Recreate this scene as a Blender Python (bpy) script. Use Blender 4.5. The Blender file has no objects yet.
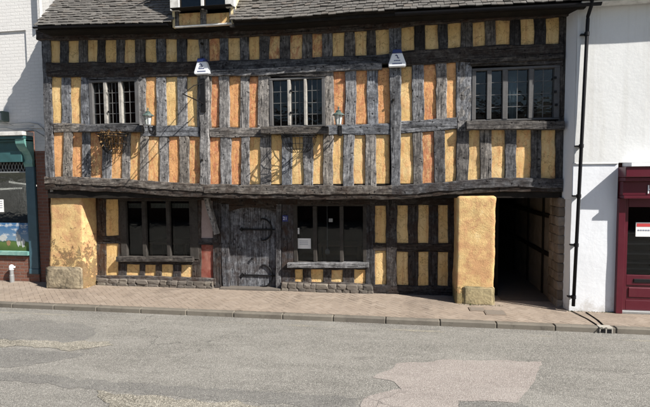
import bpy, bmesh, math, random
from mathutils import Vector, noise, Matrix
random.seed(7)
S = bpy.context.scene
COL = S.collection
RAD = math.radians

# ------------------------------------------------------------------ camera model (also used to turn measurements into metres)
FPX = 470.0; YAW = RAD(9.3); PIT = RAD(-3.6); ROLL = RAD(0.5); CH = 2.5
FW = Vector((-math.sin(YAW)*math.cos(PIT), math.cos(YAW)*math.cos(PIT), math.sin(PIT)))
r0 = Vector((math.cos(YAW), math.sin(YAW), 0)); u0 = r0.cross(FW)
R_ = math.cos(ROLL)*r0 - math.sin(ROLL)*u0
U_ = math.sin(ROLL)*r0 + math.cos(ROLL)*u0
def ray(px, py):
    return FW + (px-325)/FPX*R_ - (py-203.5)/FPX*U_
def P(px, py, Y):                       # point of the wall plane at depth Y -> (x, z)
    d = ray(px, py); t = Y/d.y
    return d.x*t, CH+d.z*t
def G(px, py, Z=0.0):                   # point of the ground at height Z -> (x, y)
    d = ray(px, py); t = (Z-CH)/d.z
    return d.x*t, d.y*t

YJ, YG, YL, YW = 9.2, 9.75, 9.8, 8.92   # jettied storey, ground-floor wall, left shop, right house
ROADZ = -0.088

# ------------------------------------------------------------------ materials
def mat(name):
    m = bpy.data.materials.new(name); m.use_nodes = True
    nt = m.node_tree; nt.nodes.clear()
    return m, nt
class N:
    def __init__(s, nt): s.nt = nt
    def n(s, t, **kw):
        nd = s.nt.nodes.new(t)
        ins = kw.pop('ins', {})
        for k, v in kw.items(): setattr(nd, k, v)
        for k, v in ins.items():
            if isinstance(v, bpy.types.NodeSocket): s.nt.links.new(v, nd.inputs[k])
            else: nd.inputs[k].default_value = v
        return nd
    def ramp(s, fac, stops, interp='LINEAR'):
        nd = s.nt.nodes.new('ShaderNodeValToRGB'); nd.color_ramp.interpolation = interp
        el = nd.color_ramp.elements
        while len(el) < len(stops): el.new(0.5)
        for e, (p, c) in zip(el, stops):
            e.position = p; e.color = (*c, 1) if not isinstance(c, (int, float)) else (c, c, c, 1)
        s.nt.links.new(fac, nd.inputs[0]); return nd.outputs[0]
    def mix(s, fac, a, b, blend='MIX'):
        nd = s.nt.nodes.new('ShaderNodeMix'); nd.data_type = 'RGBA'; nd.blend_type = blend
        for i, v in ((0, fac), (6, a), (7, b)):
            if isinstance(v, bpy.types.NodeSocket): s.nt.links.new(v, nd.inputs[i])
            else: nd.inputs[i].default_value = v if i == 0 else ((*v, 1) if len(v) == 3 else v)
        return nd.outputs[2]
    def math(s, op, a, b=0.0, clamp=False):
        nd = s.nt.nodes.new('ShaderNodeMath'); nd.operation = op; nd.use_clamp = clamp
        for i, v in ((0, a), (1, b)):
            if isinstance(v, bpy.types.NodeSocket): s.nt.links.new(v, nd.inputs[i])
            else: nd.inputs[i].default_value = v
        return nd.outputs[0]
    def coords(s, scale=(1, 1, 1), rand=True, kind='Object', rot=(0, 0, 0)):
        tc = s.n('ShaderNodeTexCoord').outputs[kind]
        if rand:
            r = s.n('ShaderNodeObjectInfo').outputs['Random']
            off = s.n('ShaderNodeVectorMath', operation='SCALE', ins={0: (37.0, 51.0, 73.0), 'Scale': r}).outputs[0]
            tc = s.n('ShaderNodeVectorMath', operation='ADD', ins={0: tc, 1: off}).outputs[0]
        mp = s.n('ShaderNodeMapping', ins={'Vector': tc, 'Scale': scale, 'Rotation': rot})
        return mp.outputs[0]
    def noise(s, vec, scale, detail=6, rough=.6, dist=0.0):
        return s.n('ShaderNodeTexNoise', ins={'Vector': vec, 'Scale': scale, 'Detail': detail, 'Roughness': rough, 'Distortion': dist}).outputs[0]
    def out(s, color, rough=.8, bump=None, strength=.5, dist=.01, spec=.3, metallic=0.0):
        p = s.n('ShaderNodeBsdfPrincipled')
        for k, v in (('Base Color', color), ('Roughness', rough), ('Specular IOR Level', spec), ('Metallic', metallic)):
            if isinstance(v, bpy.types.NodeSocket): s.nt.links.new(v, p.inputs[k])
            else: p.inputs[k].default_value = (*v, 1) if k == 'Base Color' else v
        if bump is not None:
            b = s.n('ShaderNodeBump', ins={'Height': bump, 'Strength': strength, 'Distance': dist})
            s.nt.links.new(b.outputs[0], p.inputs['Normal'])
        o = s.n('ShaderNodeOutputMaterial'); s.nt.links.new(p.outputs[0], o.inputs[0]); return p

def wood(name, horiz):
    m, nt = mat(name); k = N(nt)
    sc = (2.6, 15, 17) if horiz else (17, 15, 2.6)
    sc2 = (1.1, 40, 44) if horiz else (44, 40, 1.1)
    v = k.coords(sc); v2 = k.coords(sc2); v3 = k.coords()
    g = k.noise(v, 1.0, 8, .72, 1.1); cr = k.noise(v2, 1.0, 5, .6, .8)
    big = k.noise(v3, 4.0, 7, .75, .6); fine = k.noise(v3, 85, 4, .75); med = k.noise(v3, 17, 6, .75, .3)
    tone = k.n('ShaderNodeSeparateColor', ins={0: k.n('ShaderNodeObjectInfo').outputs['Color']})
    T = tone.outputs[0]; BR = tone.outputs[1]
    gm = k.math('ADD', k.math('MULTIPLY', g, .55), k.math('MULTIPLY', med, .45))
    grey = k.ramp(gm, [(.31, (.045, .046, .050)), (.46, (.165, .166, .170)), (.54, (.31, .31, .308)), (.67, (.50, .495, .48))])
    dark = k.ramp(gm, [(.32, (.008, .0075, .008)), (.5, (.022, .020, .020)), (.62, (.055, .050, .046)), (.72, (.12, .11, .10))])
    bigm = k.ramp(big, [(.36, 0.0), (.60, 1.0)])
    amp = k.math('ADD', k.math('MULTIPLY', T, .9), .12)
    t2 = k.math('ADD', T, k.math('MULTIPLY', k.math('SUBTRACT', bigm, .62), amp), True)
    c = k.mix(t2, dark, grey)
    c = k.mix(k.math('MULTIPLY', BR, k.ramp(big, [(.40, 1.0), (.6, .1)])), c, (.085, .042, .022))
    rnd = k.n('ShaderNodeObjectInfo').outputs['Random']
    c = k.mix(.55, c, k.mix(rnd, (1.28, 1.08, .86), (.78, .88, 1.06)), 'MULTIPLY')
    spl = k.noise(k.coords((.5, 9, 12) if horiz else (12, 9, .5)), 1.0, 3, .5, .5)
    sp = k.ramp(k.math('ABSOLUTE', k.math('SUBTRACT', spl, .5)), [(.004, 1.0), (.012, 0.0)])
    crk = k.math('MAXIMUM', k.ramp(cr, [(.33, 1.0), (.41, 0.0)]), k.math('MULTIPLY', sp, k.ramp(big, [(.45, 0.0), (.52, 1.0)])))
    c = k.mix(k.math('MULTIPLY', crk, .9), c, (.008, .008, .008))
    vo = k.n('ShaderNodeTexVoronoi', ins={'Vector': k.n('ShaderNodeVectorMath', operation='ADD', ins={0: v3, 1: k.n('ShaderNodeVectorMath', operation='SCALE', ins={0: k.n('ShaderNodeTexNoise', ins={'Vector': v3, 'Scale': 14.0}).outputs[1], 'Scale': .06}).outputs[0]}).outputs[0], 'Scale': 9.0, 'Randomness': 1.0}).outputs['Distance']
    kn = k.ramp(vo, [(.09, 1.0), (.17, 0.0)])
    c = k.mix(k.math('MULTIPLY', kn, .85), c, (.010, .009, .009))
    pit = k.ramp(fine, [(.34, 1.0), (.43, 0.0)]); c = k.mix(k.math('MULTIPLY', pit, .75), c, (.012, .012, .012))
    h = k.math('SUBTRACT', k.math('ADD', gm, k.math('MULTIPLY', fine, .3)), k.math('MULTIPLY', crk, .8))
    h = k.math('SUBTRACT', h, kn)
    k.out(c, .85, h, 1.0, .016, .2)
    return m
WV, WH = wood('weathered_oak_upright', False), wood('weathered_oak_level', True)

def plaster():
    m, nt = mat('limewashed_plaster'); k = N(nt)
    v = k.coords(); vs = k.coords((2.2, 2.2, .9))
    col = k.n('ShaderNodeSeparateColor', ins={0: k.n('ShaderNodeObjectInfo').outputs['Color']})
    O, PK, DIRT = col.outputs
    n1 = k.noise(vs, 4.5, 8, .78, .2); n2 = k.noise(vs, 7, 8, .78, .25); n3 = k.noise(v, 38, 5, .75); n4 = k.noise(v, 2.2, 3, .5)
    base = k.mix(n3, (.60, .385, .145), (.78, .555, .26))
    base = k.mix(k.math('MULTIPLY', k.ramp(n4, [(.4, 0.0), (.7, 1.0)]), .5), base, (.76, .62, .36))
    om = k.math('MULTIPLY', k.ramp(k.math('ADD', n1, k.math('MULTIPLY', k.math('SUBTRACT', O, .5), .55)), [(.42, 0.0), (.62, 1.0)]), k.math('MINIMUM', k.math('MULTIPLY', O, 3.0), 1.0))
    c = k.mix(k.math('MULTIPLY', om, .9), base, k.mix(n3, (.60, .27, .105), (.79, .45, .21)))
    pm = k.math('MULTIPLY', k.ramp(k.math('ADD', n2, k.math('MULTIPLY', k.math('SUBTRACT', PK, .5), .5)), [(.46, 0.0), (.60, 1.0)]), k.math('MINIMUM', k.math('MULTIPLY', PK, 3.0), 1.0))
    c = k.mix(k.math('MULTIPLY', pm, .9), c, k.mix(n3, (.38, .12, .065), (.60, .26, .14)))
    dm = k.math('MULTIPLY', k.ramp(k.math('ADD', n2, k.math('MULTIPLY', k.math('SUBTRACT', DIRT, .5), .7)), [(.5, 0.0), (.6, 1.0)]), k.math('MINIMUM', k.math('MULTIPLY', DIRT, 3.0), 1.0))
    c = k.mix(k.math('MULTIPLY', dm, .75), c, k.mix(n3, (.06, .045, .03), (.24, .17, .09)))
    h = k.math('ADD', k.math('MULTIPLY', n1, .7), k.math('MULTIPLY', n3, .5))
    n5 = k.noise(v, 20, 6, .8)
    run = k.noise(k.coords((16, 16, .8)), 1.0, 6, .7, .2)
    c = k.mix(k.math('MULTIPLY', k.ramp(run, [(.52, 0.0), (.66, 1.0)]), .55), c, (.44, .20, .09))
    hc = k.math('ABSOLUTE', k.math('SUBTRACT', k.noise(v, 4.5, 9, .62, .3), .5)); hcm = k.ramp(hc, [(.002, 1.0), (.007, 0.0)])
    c = k.mix(k.math('MULTIPLY', hcm, .6), c, (.10, .06, .03)); h = k.math('SUBTRACT', h, k.math('MULTIPLY', hcm, .25))
    c = k.mix(k.math('MULTIPLY', k.ramp(n5, [(.30, 1.0), (.45, 0.0)]), .55), c, (.24, .15, .06))
    c = k.mix(k.math('MULTIPLY', k.ramp(n5, [(.55, 0.0), (.70, 1.0)]), .45), c, (.80, .68, .44))
    h = k.math('SUBTRACT', h, k.math('MULTIPLY', k.math('ADD', pm, dm), .10))
    k.out(c, .92, h, .8, .022, .1)
    return m
PL = plaster()

def simple(name, c, rough=.6, var=.15, scale=18, bump=.15, metallic=0.0, spec=.4, dist=.004, dirt=None, dirtamt=.4):
    m, nt = mat(name); k = N(nt); v = k.coords()
    n1 = k.noise(v, scale, 5, .65); n2 = k.noise(v, scale*.22, 5, .65, .5)
    a = tuple(max(0, x*(1-var)) for x in c); b = tuple(min(1, x*(1+var)) for x in c)
    cc = k.mix(n1, a, b)
    if dirt: cc = k.mix(k.math('MULTIPLY', k.ramp(n2, [(.45, 0.0), (.7, 1.0)]), dirtamt), cc, dirt)
    k.out(cc, rough, n1, bump, dist, spec, metallic)
    return m

def brickmat(name, c1, c2, mortar, paint=False, bw=.225, rh=.075, msz=.010, plain_above=None):
    m, nt = mat(name); k = N(nt)
    v = k.coords(rand=False, rot=(RAD(90), 0, 0))
    w = k.noise(k.coords(rand=False), 14, 4, .6)
    v = k.n('ShaderNodeVectorMath', operation='ADD', ins={0: v, 1: k.n('ShaderNodeVectorMath', operation='SCALE', ins={0: k.n('ShaderNodeTexNoise', ins={'Vector': v, 'Scale': 9.0}).outputs[1], 'Scale': .012}).outputs[0]}).outputs[0]
    b = k.n('ShaderNodeTexBrick', ins={'Vector': v, 'Color1': (*c1, 1), 'Color2': (*c2, 1), 'Mortar': (*mortar, 1), 'Scale': 1.0, 'Mortar Size': msz, 'Mortar Smooth': .35, 'Brick Width': bw, 'Row Height': rh, 'Bias': -.2})
    f = k.noise(k.coords(rand=False), 30, 5, .7); big = k.noise(k.coords(rand=False), 1.3, 5, .7)
    c = k.mix(k.math('MULTIPLY', f, .5), b.outputs[0], tuple(x*.75 for x in c1))
    c = k.mix(k.math('MULTIPLY', k.ramp(big, [(.5, 0.0), (.75, 1.0)]), .25), c, tuple(x*.6 for x in c2))
    h = k.math('ADD', k.math('MULTIPLY', k.math('SUBTRACT', 1.0, b.outputs['Fac']), .5 if paint else 1.0), k.math('MULTIPLY', f, 1.4))
    k.out(c, .85, h, .5 if paint else .8, .008, .2)
    return m
WBRICK = brickmat('white_painted_brick', (.72, .71, .69), (.68, .67, .655), (.64, .63, .61), True)
RBRICK = brickmat('red_brick', (.22, .10, .07), (.13, .06, .045), (.19, .165, .145))

def render_white(name, c, dirt, amt, sc=1.0):
    m, nt = mat(name); k = N(nt); v = k.coords(rand=False)
    n = k.noise(v, 22*sc, 7, .7); st = k.noise(k.coords((5, 5, .35), rand=False), 1.0, 6, .7); b = k.noise(v, 1.1, 5, .6)
    cc = k.mix(n, tuple(x*.93 for x in c), c)
    cc = k.mix(k.math('MULTIPLY', k.ramp(st, [(.48, 0.0), (.75, 1.0)]), amt), cc, dirt)
    cc = k.mix(k.math('MULTIPLY', k.ramp(b, [(.5, 0.0), (.8, 1.0)]), amt*.5), cc, dirt)
    wz = k.n('ShaderNodeSeparateXYZ', ins={0: k.n('ShaderNodeNewGeometry').outputs['Position']}).outputs[2]
    foot = k.n('ShaderNodeMapRange', ins={'Value': wz, 'From Min': 0.0, 'From Max': .55, 'To Min': .22, 'To Max': -.12}).outputs[0]
    cc = k.mix(k.ramp(k.math('ADD', k.noise(v, 7, 8, .8), foot), [(.60, 0.0), (.74, .5)]), cc, (.40, .37, .33))
    k.out(cc, .85, k.math('ADD', k.math('MULTIPLY', n, .5), k.noise(v, 5, 3, .5)), .4, .012, .2)
    return m
RENDU = render_white('cream_white_render', (.66, .67, .665), (.46, .45, .41), .55)
RENDL = render_white('bright_white_masonry_paint', (.74, .765, .80), (.58, .58, .58), .25)

def asphalt(name, lo, hi, chip, sc=95, coarse=.8, rough_patch=True):
    m, nt = mat(name); k = N(nt); v = k.coords(rand=False)
    w = k.n('ShaderNodeVectorMath', operation='ADD', ins={0: v, 1: k.n('ShaderNodeVectorMath', operation='SCALE', ins={0: k.n('ShaderNodeTexNoise', ins={'Vector': v, 'Scale': 60.0}).outputs[1], 'Scale': .01}).outputs[0]}).outputs[0]
    vo = k.n('ShaderNodeTexVoronoi', ins={'Vector': w, 'Scale': float(sc), 'Randomness': 1.0})
    vc = k.n('ShaderNodeSeparateColor', ins={0: vo.outputs['Color']}).outputs[0]
    big = k.noise(k.coords((.5, 1.6, 1), rand=False), 1.3, 7, .68, .4); med = k.noise(v, 7, 6, .7)
    c = k.mix(vc, lo, hi)
    gap = k.ramp(vo.outputs['Distance'], [(.42, 0.0), (.75, 1.0)])
    c = k.mix(k.math('MULTIPLY', gap, coarse), c, tuple(x*.28 for x in lo))
    c = k.mix(k.math('MULTIPLY', k.ramp(vc, [(.80, 0.0), (.86, 1.0)]), .8), c, chip)
    c = k.mix(k.ramp(big, [(.40, 0.0), (.66, .6)]), c, k.mix(.5, c, chip))
    c = k.mix(k.ramp(k.noise(k.coords((.7, 2.6, 1), rand=False), 1.1, 8, .75, .6), [(.50, 0.0), (.66, .35)]), c, k.mix(.5, c, tuple(x*.4 for x in lo)))
    c = k.mix(k.ramp(med, [(.54, 0.0), (.75, .35)]), c, tuple(x*.6 for x in lo))
    ck = k.n('ShaderNodeTexVoronoi', feature='DISTANCE_TO_EDGE', ins={'Vector': k.n('ShaderNodeVectorMath', operation='ADD', ins={0: v, 1: k.n('ShaderNodeVectorMath', operation='SCALE', ins={0: k.n('ShaderNodeTexNoise', ins={'Vector': v, 'Scale': 3.0, 'Detail': 5.0}).outputs[1], 'Scale': .5}).outputs[0]}).outputs[0], 'Scale': .55}).outputs['Distance']
    ckm = k.math('MULTIPLY', k.ramp(ck, [(.0, .45), (.007, 0.0)]), k.ramp(k.noise(v, .35, 2, .5), [(.52, 0.0), (.60, 1.0)]))
    c = k.mix(ckm, c, (.02, .02, .02))
    h = k.math('SUBTRACT', k.math('MULTIPLY', vc, .6), k.math('ADD', gap, ckm))
    k.out(c, .9, h, .8, .007, .25)
    return m
ASPH = asphalt('worn_chipped_asphalt', (.19, .182, .165), (.30, .289, .262), (.43, .415, .375), 120, .65)
ASPH_D = asphalt('smooth_dark_asphalt', (.165, .160, .150), (.235, .228, .212), (.34, .33, .30), 125, .6)
ASPH_P = asphalt('pinkish_patch_asphalt', (.30, .265, .24), (.42, .375, .345), (.48, .44, .405), 130, .5)
ASPH_L = asphalt('pale_crumbling_asphalt', (.20, .185, .15), (.36, .335, .28), (.48, .45, .38), 80, .9)

def island(name, cols, rough=.85, fine=60, bump=.4, stain=(.1, .09, .08), stainamt=.4):
    m, nt = mat(name); k = N(nt); v = k.coords(rand=False)
    r = k.n('ShaderNodeNewGeometry').outputs['Random Per Island']
    st = [(i/(len(cols)-1), c) for i, c in enumerate(cols)]
    c = k.ramp(r, st); f = k.noise(v, fine, 5, .7); b = k.noise(v, 1.7, 6, .7, .3); mm = k.noise(v, 9, 5, .7)
    c = k.mix(k.math('MULTIPLY', f, .5), c, stain)
    c = k.mix(k.math('MULTIPLY', k.ramp(b, [(.45, 0.0), (.72, 1.0)]), stainamt), c, stain)
    c = k.mix(k.math('MULTIPLY', k.ramp(mm, [(.58, 0.0), (.70, 1.0)]), stainamt), c, stain)
    k.out(c, rough, f, bump, .005, .25)
    return m
def add_spots(m):
    nt = m.node_tree; k = N(nt); p = [n for n in nt.nodes if n.type == 'BSDF_PRINCIPLED'][0]; src = p.inputs['Base Color'].links[0].from_socket
    v = k.coords(rand=False)
    vo = k.n('ShaderNodeTexVoronoi', ins={'Vector': v, 'Scale': 2.4, 'Randomness': 1.0}).outputs['Distance']
    c = k.mix(k.ramp(vo, [(.040, .55), (.055, 0.0)]), src, (.10, .09, .08))
    c = k.mix(k.ramp(k.noise(v, .9, 8, .75, .8), [(.52, 0.0), (.62, .45)]), c, (.13, .105, .085))
    nt.links.new(c, p.inputs['Base Color'])
PAVER = island('clay_block_paver', [(.26, .21, .165), (.31, .255, .205), (.275, .225, .18), (.33, .275, .225), (.24, .195, .155)], stain=(.19, .155, .125), stainamt=.45)
add_spots(PAVER)
KERBM = island('kerb_stone', [(.17, .155, .13), (.22, .20, .165), (.15, .135, .11)], stain=(.06, .052, .045), stainamt=.5)
TILE = island('stone_roof_tile', [(.11, .104, .097), (.145, .137, .126), (.125, .118, .109), (.175, .166, .152), (.10, .094, .087), (.15, .141, .128), (.135, .116, .10)], fine=45, bump=.9, stain=(.07, .066, .06), stainamt=.5)
STONE = island('rubble_stone', [(.10, .09, .08), (.20, .175, .15), (.14, .12, .10), (.26, .23, .19)], fine=30, bump=.9, stain=(.05, .045, .04))
JOINT = simple('sandy_joint', (.20, .16, .125), .95, .3, 60)
BLACK = simple('black_painted_iron', (.012, .012, .013), .55, .3, 40, .2, spec=.15)
PIPE = simple('black_pipe_paint', (.010, .010, .012), .5, .3, 30, .1, spec=.15)
TEAL = simple('teal_shop_paint', (.034, .10, .105), .45, .12, 14, .15, dirt=(.02, .05, .05), dirtamt=.5)
TEALB = simple('blue_teal_shop_paint', (.05, .105, .135), .45, .12, 14, .15, dirt=(.02, .05, .06), dirtamt=.4)
AQUA = simple('pale_aqua_paint', (.12, .27, .24), .5, .2, 14, .2, dirt=(.35, .5, .44), dirtamt=.6)
MAROON = simple('maroon_shop_paint', (.085, .007, .017), .32, .12, 14, .08, spec=.5, dirt=(.12, .03, .035), dirtamt=.35)
CREAMP = simple('flaking_cream_paint', (.33, .315, .285), .75, .25, 30, .5, dirt=(.14, .13, .12), dirtamt=.9)
GREYP = simple('grey_window_paint', (.095, .094, .095), .75, .3, 30, .5, dirt=(.07, .065, .06), dirtamt=.8)
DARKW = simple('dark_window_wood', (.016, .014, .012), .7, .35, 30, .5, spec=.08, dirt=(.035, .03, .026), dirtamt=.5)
LEAD = simple('grey_lead', (.12, .12, .118), .6, .2, 40, .2)
LEADD = simple('dark_lead', (.055, .055, .055), .6, .2, 40, .2)
WHITE = simple('white_plastic', (.78, .80, .82), .4, .04, 20, .03)
BLUE = simple('dark_blue_plastic', (.02, .035, .14), .4, .1, 20, .03)
PAPER = simple('white_paper', (.80, .80, .78), .8, .03, 20, .02)
INK = simple('grey_ink', (.25, .27, .33), .8, .1, 20, 0)
REDINK = simple('red_ink', (.50, .05, .05), .8, .1, 20, 0)
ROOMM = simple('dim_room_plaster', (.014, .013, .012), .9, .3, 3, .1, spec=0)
CURT = simple('pale_blue_curtain', (.42, .50, .52), .9, .1, 20, .1)
CARD = simple('brown_board', (.26, .16, .085), .85, .2, 20, .1)
GALV = simple('grey_galvanised_metal', (.30, .31, .31), .45, .2, 30, .1, metallic=.4)
DRY = simple('dry_brown_stems', (.09, .05, .02), .9, .5, 60, .3)
DRYL = simple('dry_straw_leaves', (.15, .09, .035), .9, .5, 60, .3)
SIGNBLUE = simple('blue_enamel', (.03, .04, .17), .4, .1, 20, 0)
GREEN = simple('moss_green_metal', (.07, .10, .09), .5, .3, 30, .2)
CHEEK = simple('cream_yellow_render', (.70, .60, .36), .9, .15, 30, .5, dirt=(.5, .35, .2), dirtamt=.5)
WHITED = simple('white_weathered_board', (.62, .61, .58), .7, .15, 25, .3, dirt=(.2, .19, .17), dirtamt=.6)
PINKPL = simple('faded_pink_plaster', (.36, .28, .26), .9, .15, 20, .4, dirt=(.45, .36, .33), dirtamt=.5)
REDPL = simple('rust_red_plaster', (.20, .05, .035), .9, .3, 16, .5, dirt=(.36, .20, .15), dirtamt=.7)
REEDS = simple('dark_passage_plaster', (.22, .20, .18), .9, .25, 8, .5, dirt=(.08, .07, .06), dirtamt=.7)

def glass(name, tint, refl=1.0, wav=.0):
    m, nt = mat(name); k = N(nt)
    tr = k.n('ShaderNodeBsdfTransparent', ins={0: (*tint, 1)}); gl = k.n('ShaderNodeBsdfGlossy', ins={'Roughness': .03})
    if wav:
        b = k.n('ShaderNodeBump', ins={'Height': k.noise(k.coords(), 9, 2, .5), 'Strength': wav, 'Distance': .01})
        nt.links.new(b.outputs[0], gl.inputs['Normal'])
    fr = k.n('ShaderNodeFresnel', ins={'IOR': 1.5})
    mx = k.n('ShaderNodeMixShader', ins={0: k.math('MULTIPLY', fr.outputs[0], refl)})
    nt.links.new(tr.outputs[0], mx.inputs[1]); nt.links.new(gl.outputs[0], mx.inputs[2])
    nt.links.new(mx.outputs[0], k.n('ShaderNodeOutputMaterial').inputs[0]); return m
GLASS = glass('old_window_glass', (.75, .8, .82), .75, .35)
GLASSD = glass('shop_window_glass', (.7, .72, .72), .7, .1)

def emis(name, c, s):
    m, nt = mat(name); k = N(nt)
    e = k.n('ShaderNodeEmission', ins={0: (*c, 1), 1: s}); nt.links.new(e.outputs[0], k.n('ShaderNodeOutputMaterial').inputs[0]); return m
TUBE = emis('lit_tube', (1, .95, .85), .9)

# ------------------------------------------------------------------ object helpers
WL = {}
def empty(name, loc, label, cat, group=None):
    o = bpy.data.objects.new(name, None); COL.objects.link(o); o.location = loc
    o['label'] = label; o['category'] = cat
    if group: o['group'] = group
    o.empty_display_size = .2
    WL[o] = Vector(loc); return o
def tag(o, label, cat, group=None):
    o['label'] = label; o['category'] = cat
    if group: o['group'] = group
    return o
def obj(name, bm, m, parent=None, color=None, smooth=False, label=None, kind=None, recentre=True, up=False):
    me = bpy.data.meshes.new(name)
    if not up: bmesh.ops.recalc_face_normals(bm, faces=bm.faces)
    c = Vector((0, 0, 0))
    if recentre and bm.verts:
        lo = Vector([min(v.co[i] for v in bm.verts) for i in range(3)]); hi = Vector([max(v.co[i] for v in bm.verts) for i in range(3)])
        c = (lo+hi)/2
        for v in bm.verts: v.co -= c
    if smooth:
        for f in bm.faces: f.smooth = True
    bm.to_mesh(me); bm.free()
    for mm in (m if isinstance(m, (list, tuple)) else [m]): me.materials.append(mm)
    o = bpy.data.objects.new(name, me); COL.objects.link(o)
    WL[o] = c
    if parent is not None:
        o.parent = parent; o.location = c - WL[parent]
    else: o.location = c
    if color: o.color = (*color, 1)
    if label: o['label'] = label
    if kind: o['kind'] = kind
    return o
def B(): return bmesh.new()
def box(bm, x0, x1, y0, y1, z0, z1, bev=0.0, jit=0.0, mi=0):
    vs = [bm.verts.new((x+random.uniform(-jit, jit), y+random.uniform(-jit, jit), z+random.uniform(-jit, jit))) for x in (x0, x1) for y in (y0, y1) for z in (z0, z1)]
    fs = [bm.faces.new([vs[i] for i in q]) for q in ((0, 1, 3, 2), (4, 6, 7, 5), (0, 4, 5, 1), (2, 3, 7, 6), (0, 2, 6, 4), (1, 5, 7, 3))]
    for f in fs: f.material_index = mi
    if bev:
        es = list({e for f in fs for e in f.edges})
        bmesh.ops.bevel(bm, geom=es, offset=bev, segments=1, affect='EDGES')
    return bm
def prism(bm, pts, y0, y1, mi=0):       # outline in (x, z), extruded from y0 (front) to y1
    a = [bm.verts.new((x, y0, z)) for x, z in pts]; b = [bm.verts.new((x, y1, z)) for x, z in pts]
    n = len(pts); fs = [bm.faces.new(a), bm.faces.new(b[::-1])]
    for i in range(n): fs.append(bm.faces.new((a[i], b[i], b[(i+1) % n], a[(i+1) % n])))
    for f in fs: f.material_index = mi
    return bm
def tube(bm, pts, r, n=8, mi=0):
    pts = [Vector(p) for p in pts]; rings = []
    rr = r if isinstance(r, (list, tuple)) else [r]*len(pts)
    for i, p in enumerate(pts):
        d = (pts[min(i+1, len(pts)-1)]-pts[max(i-1, 0)]).normalized()
        a = d.cross(Vector((0, 0, 1)))
        if a.length < .05: a = d.cross(Vector((1, 0, 0)))
        a.normalize(); b = d.cross(a)
        rings.append([bm.verts.new(p+rr[i]*(math.cos(t)*a+math.sin(t)*b)) for t in [2*math.pi*j/n for j in range(n)]])
    for q, w in zip(rings, rings[1:]):
        for j in range(n): bm.faces.new((q[j], q[(j+1) % n], w[(j+1) % n], w[j])).material_index = mi
    bm.faces.new(rings[0][::-1]).material_index = mi; bm.faces.new(rings[-1]).material_index = mi
    return bm
def lathe(bm, cx, cy, prof, n=12):      # prof: (r, z)
    rings = [[bm.verts.new((cx+r*math.cos(2*math.pi*j/n), cy+r*math.sin(2*math.pi*j/n), z)) for j in range(n)] for r, z in prof]
    for q, w in zip(rings, rings[1:]):
        for j in range(n): bm.faces.new((q[j], q[(j+1) % n], w[(j+1) % n], w[j]))
    bm.faces.new(rings[0]); bm.faces.new(rings[-1]); return bm
def nz(p, s, seed=0.0):
    return noise.noise(Vector((p[0]*s+seed, p[1]*s+seed*1.7, p[2]*s-seed)))
# wobbly hewn timber: stations are (x, z, nx, nz, halfwidth): centre, width direction, half width
def timber(bm, stations, yf, yb, wob=.007, rough=.006, step=.07):
    seed = random.uniform(0, 99); pts = []
    for a, b in zip(stations, stations[1:]):
        L = math.hypot(b[0]-a[0], b[1]-a[1]); n = max(1, int(L/step))
        for i in range(n): pts.append([a[j]+(b[j]-a[j])*i/n for j in range(5)])
    pts.append(list(stations[-1])); rings = []
    for x, z, nx, nzz, w in pts:
        f = [-1, -1, -.88, -.35, .25, .88, 1, 1]; d = [yb, yf+.014, yf, yf, yf, yf, yf+.014, yb]
        ring = []
        for i, (u, y) in enumerate(zip(f, d)):
            o = (1 if u > 0 else -1)*(nz((x, z, u > 0), 2.6, seed)*wob*2.4+nz((x, z, u > 0), 9, seed)*wob)
            q = (x+nx*(u*w+o), y+(nz((x, z, u*.6), 6, seed)*rough+nz((x*1.5, z*1.5, u*2), 17, seed)*rough*.7 if 0 < i < 7 else 0), z+nzz*(u*w+o))
            ring.append(bm.verts.new(q))
        rings.append(ring)
    for q, w in zip(rings, rings[1:]):
        for j in range(8): bm.faces.new((q[j], q[(j+1) % 8], w[(j+1) % 8], w[j]))
    bm.faces.new(rings[0]); bm.faces.new(rings[-1])
    return bm
def upright(name, tl, tr, bl, br, Y, parent, color, proud=0.0, back=.16, wob=.007, m=None):
    # corners in photograph measurements: top-left, top-right, bottom-left, bottom-right
    st = []
    for l, r in ((bl, br), (tl, tr)):
        x0, z0 = P(*l, Y); x1, z1 = P(*r, Y); st.append(((x0+x1)/2, (z0+z1)/2, 1, 0, abs(x1-x0)/2))
    return obj(name, timber(B(), st, Y-proud, Y+back, wob), m or WV, parent, color)
def level(name, pts, Y, parent, color, proud=0.0, back=.16, wob=.008, m=None, rough=.007):
    # pts: (px, ytop, ybottom) stations
    st = []
    for px, a, b in pts:
        x0, z0 = P(px, a, Y); x1, z1 = P(px, b, Y); st.append(((x0+x1)/2, (z0+z1)/2, 0, 1, abs(z1-z0)/2))
    return obj(name, timber(B(), st, Y-proud, Y+back, wob, rough), m or WH, parent, color)
def interp(pts, x):
    if x <= pts[0][0]: return pts[0][1:]
    for a, b in zip(pts, pts[1:]):
        if x <= b[0]:
            t = (x-a[0])/(b[0]-a[0]); return [a[i]+(b[i]-a[i])*t for i in range(1, len(a))]
    return pts[-1][1:]
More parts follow.
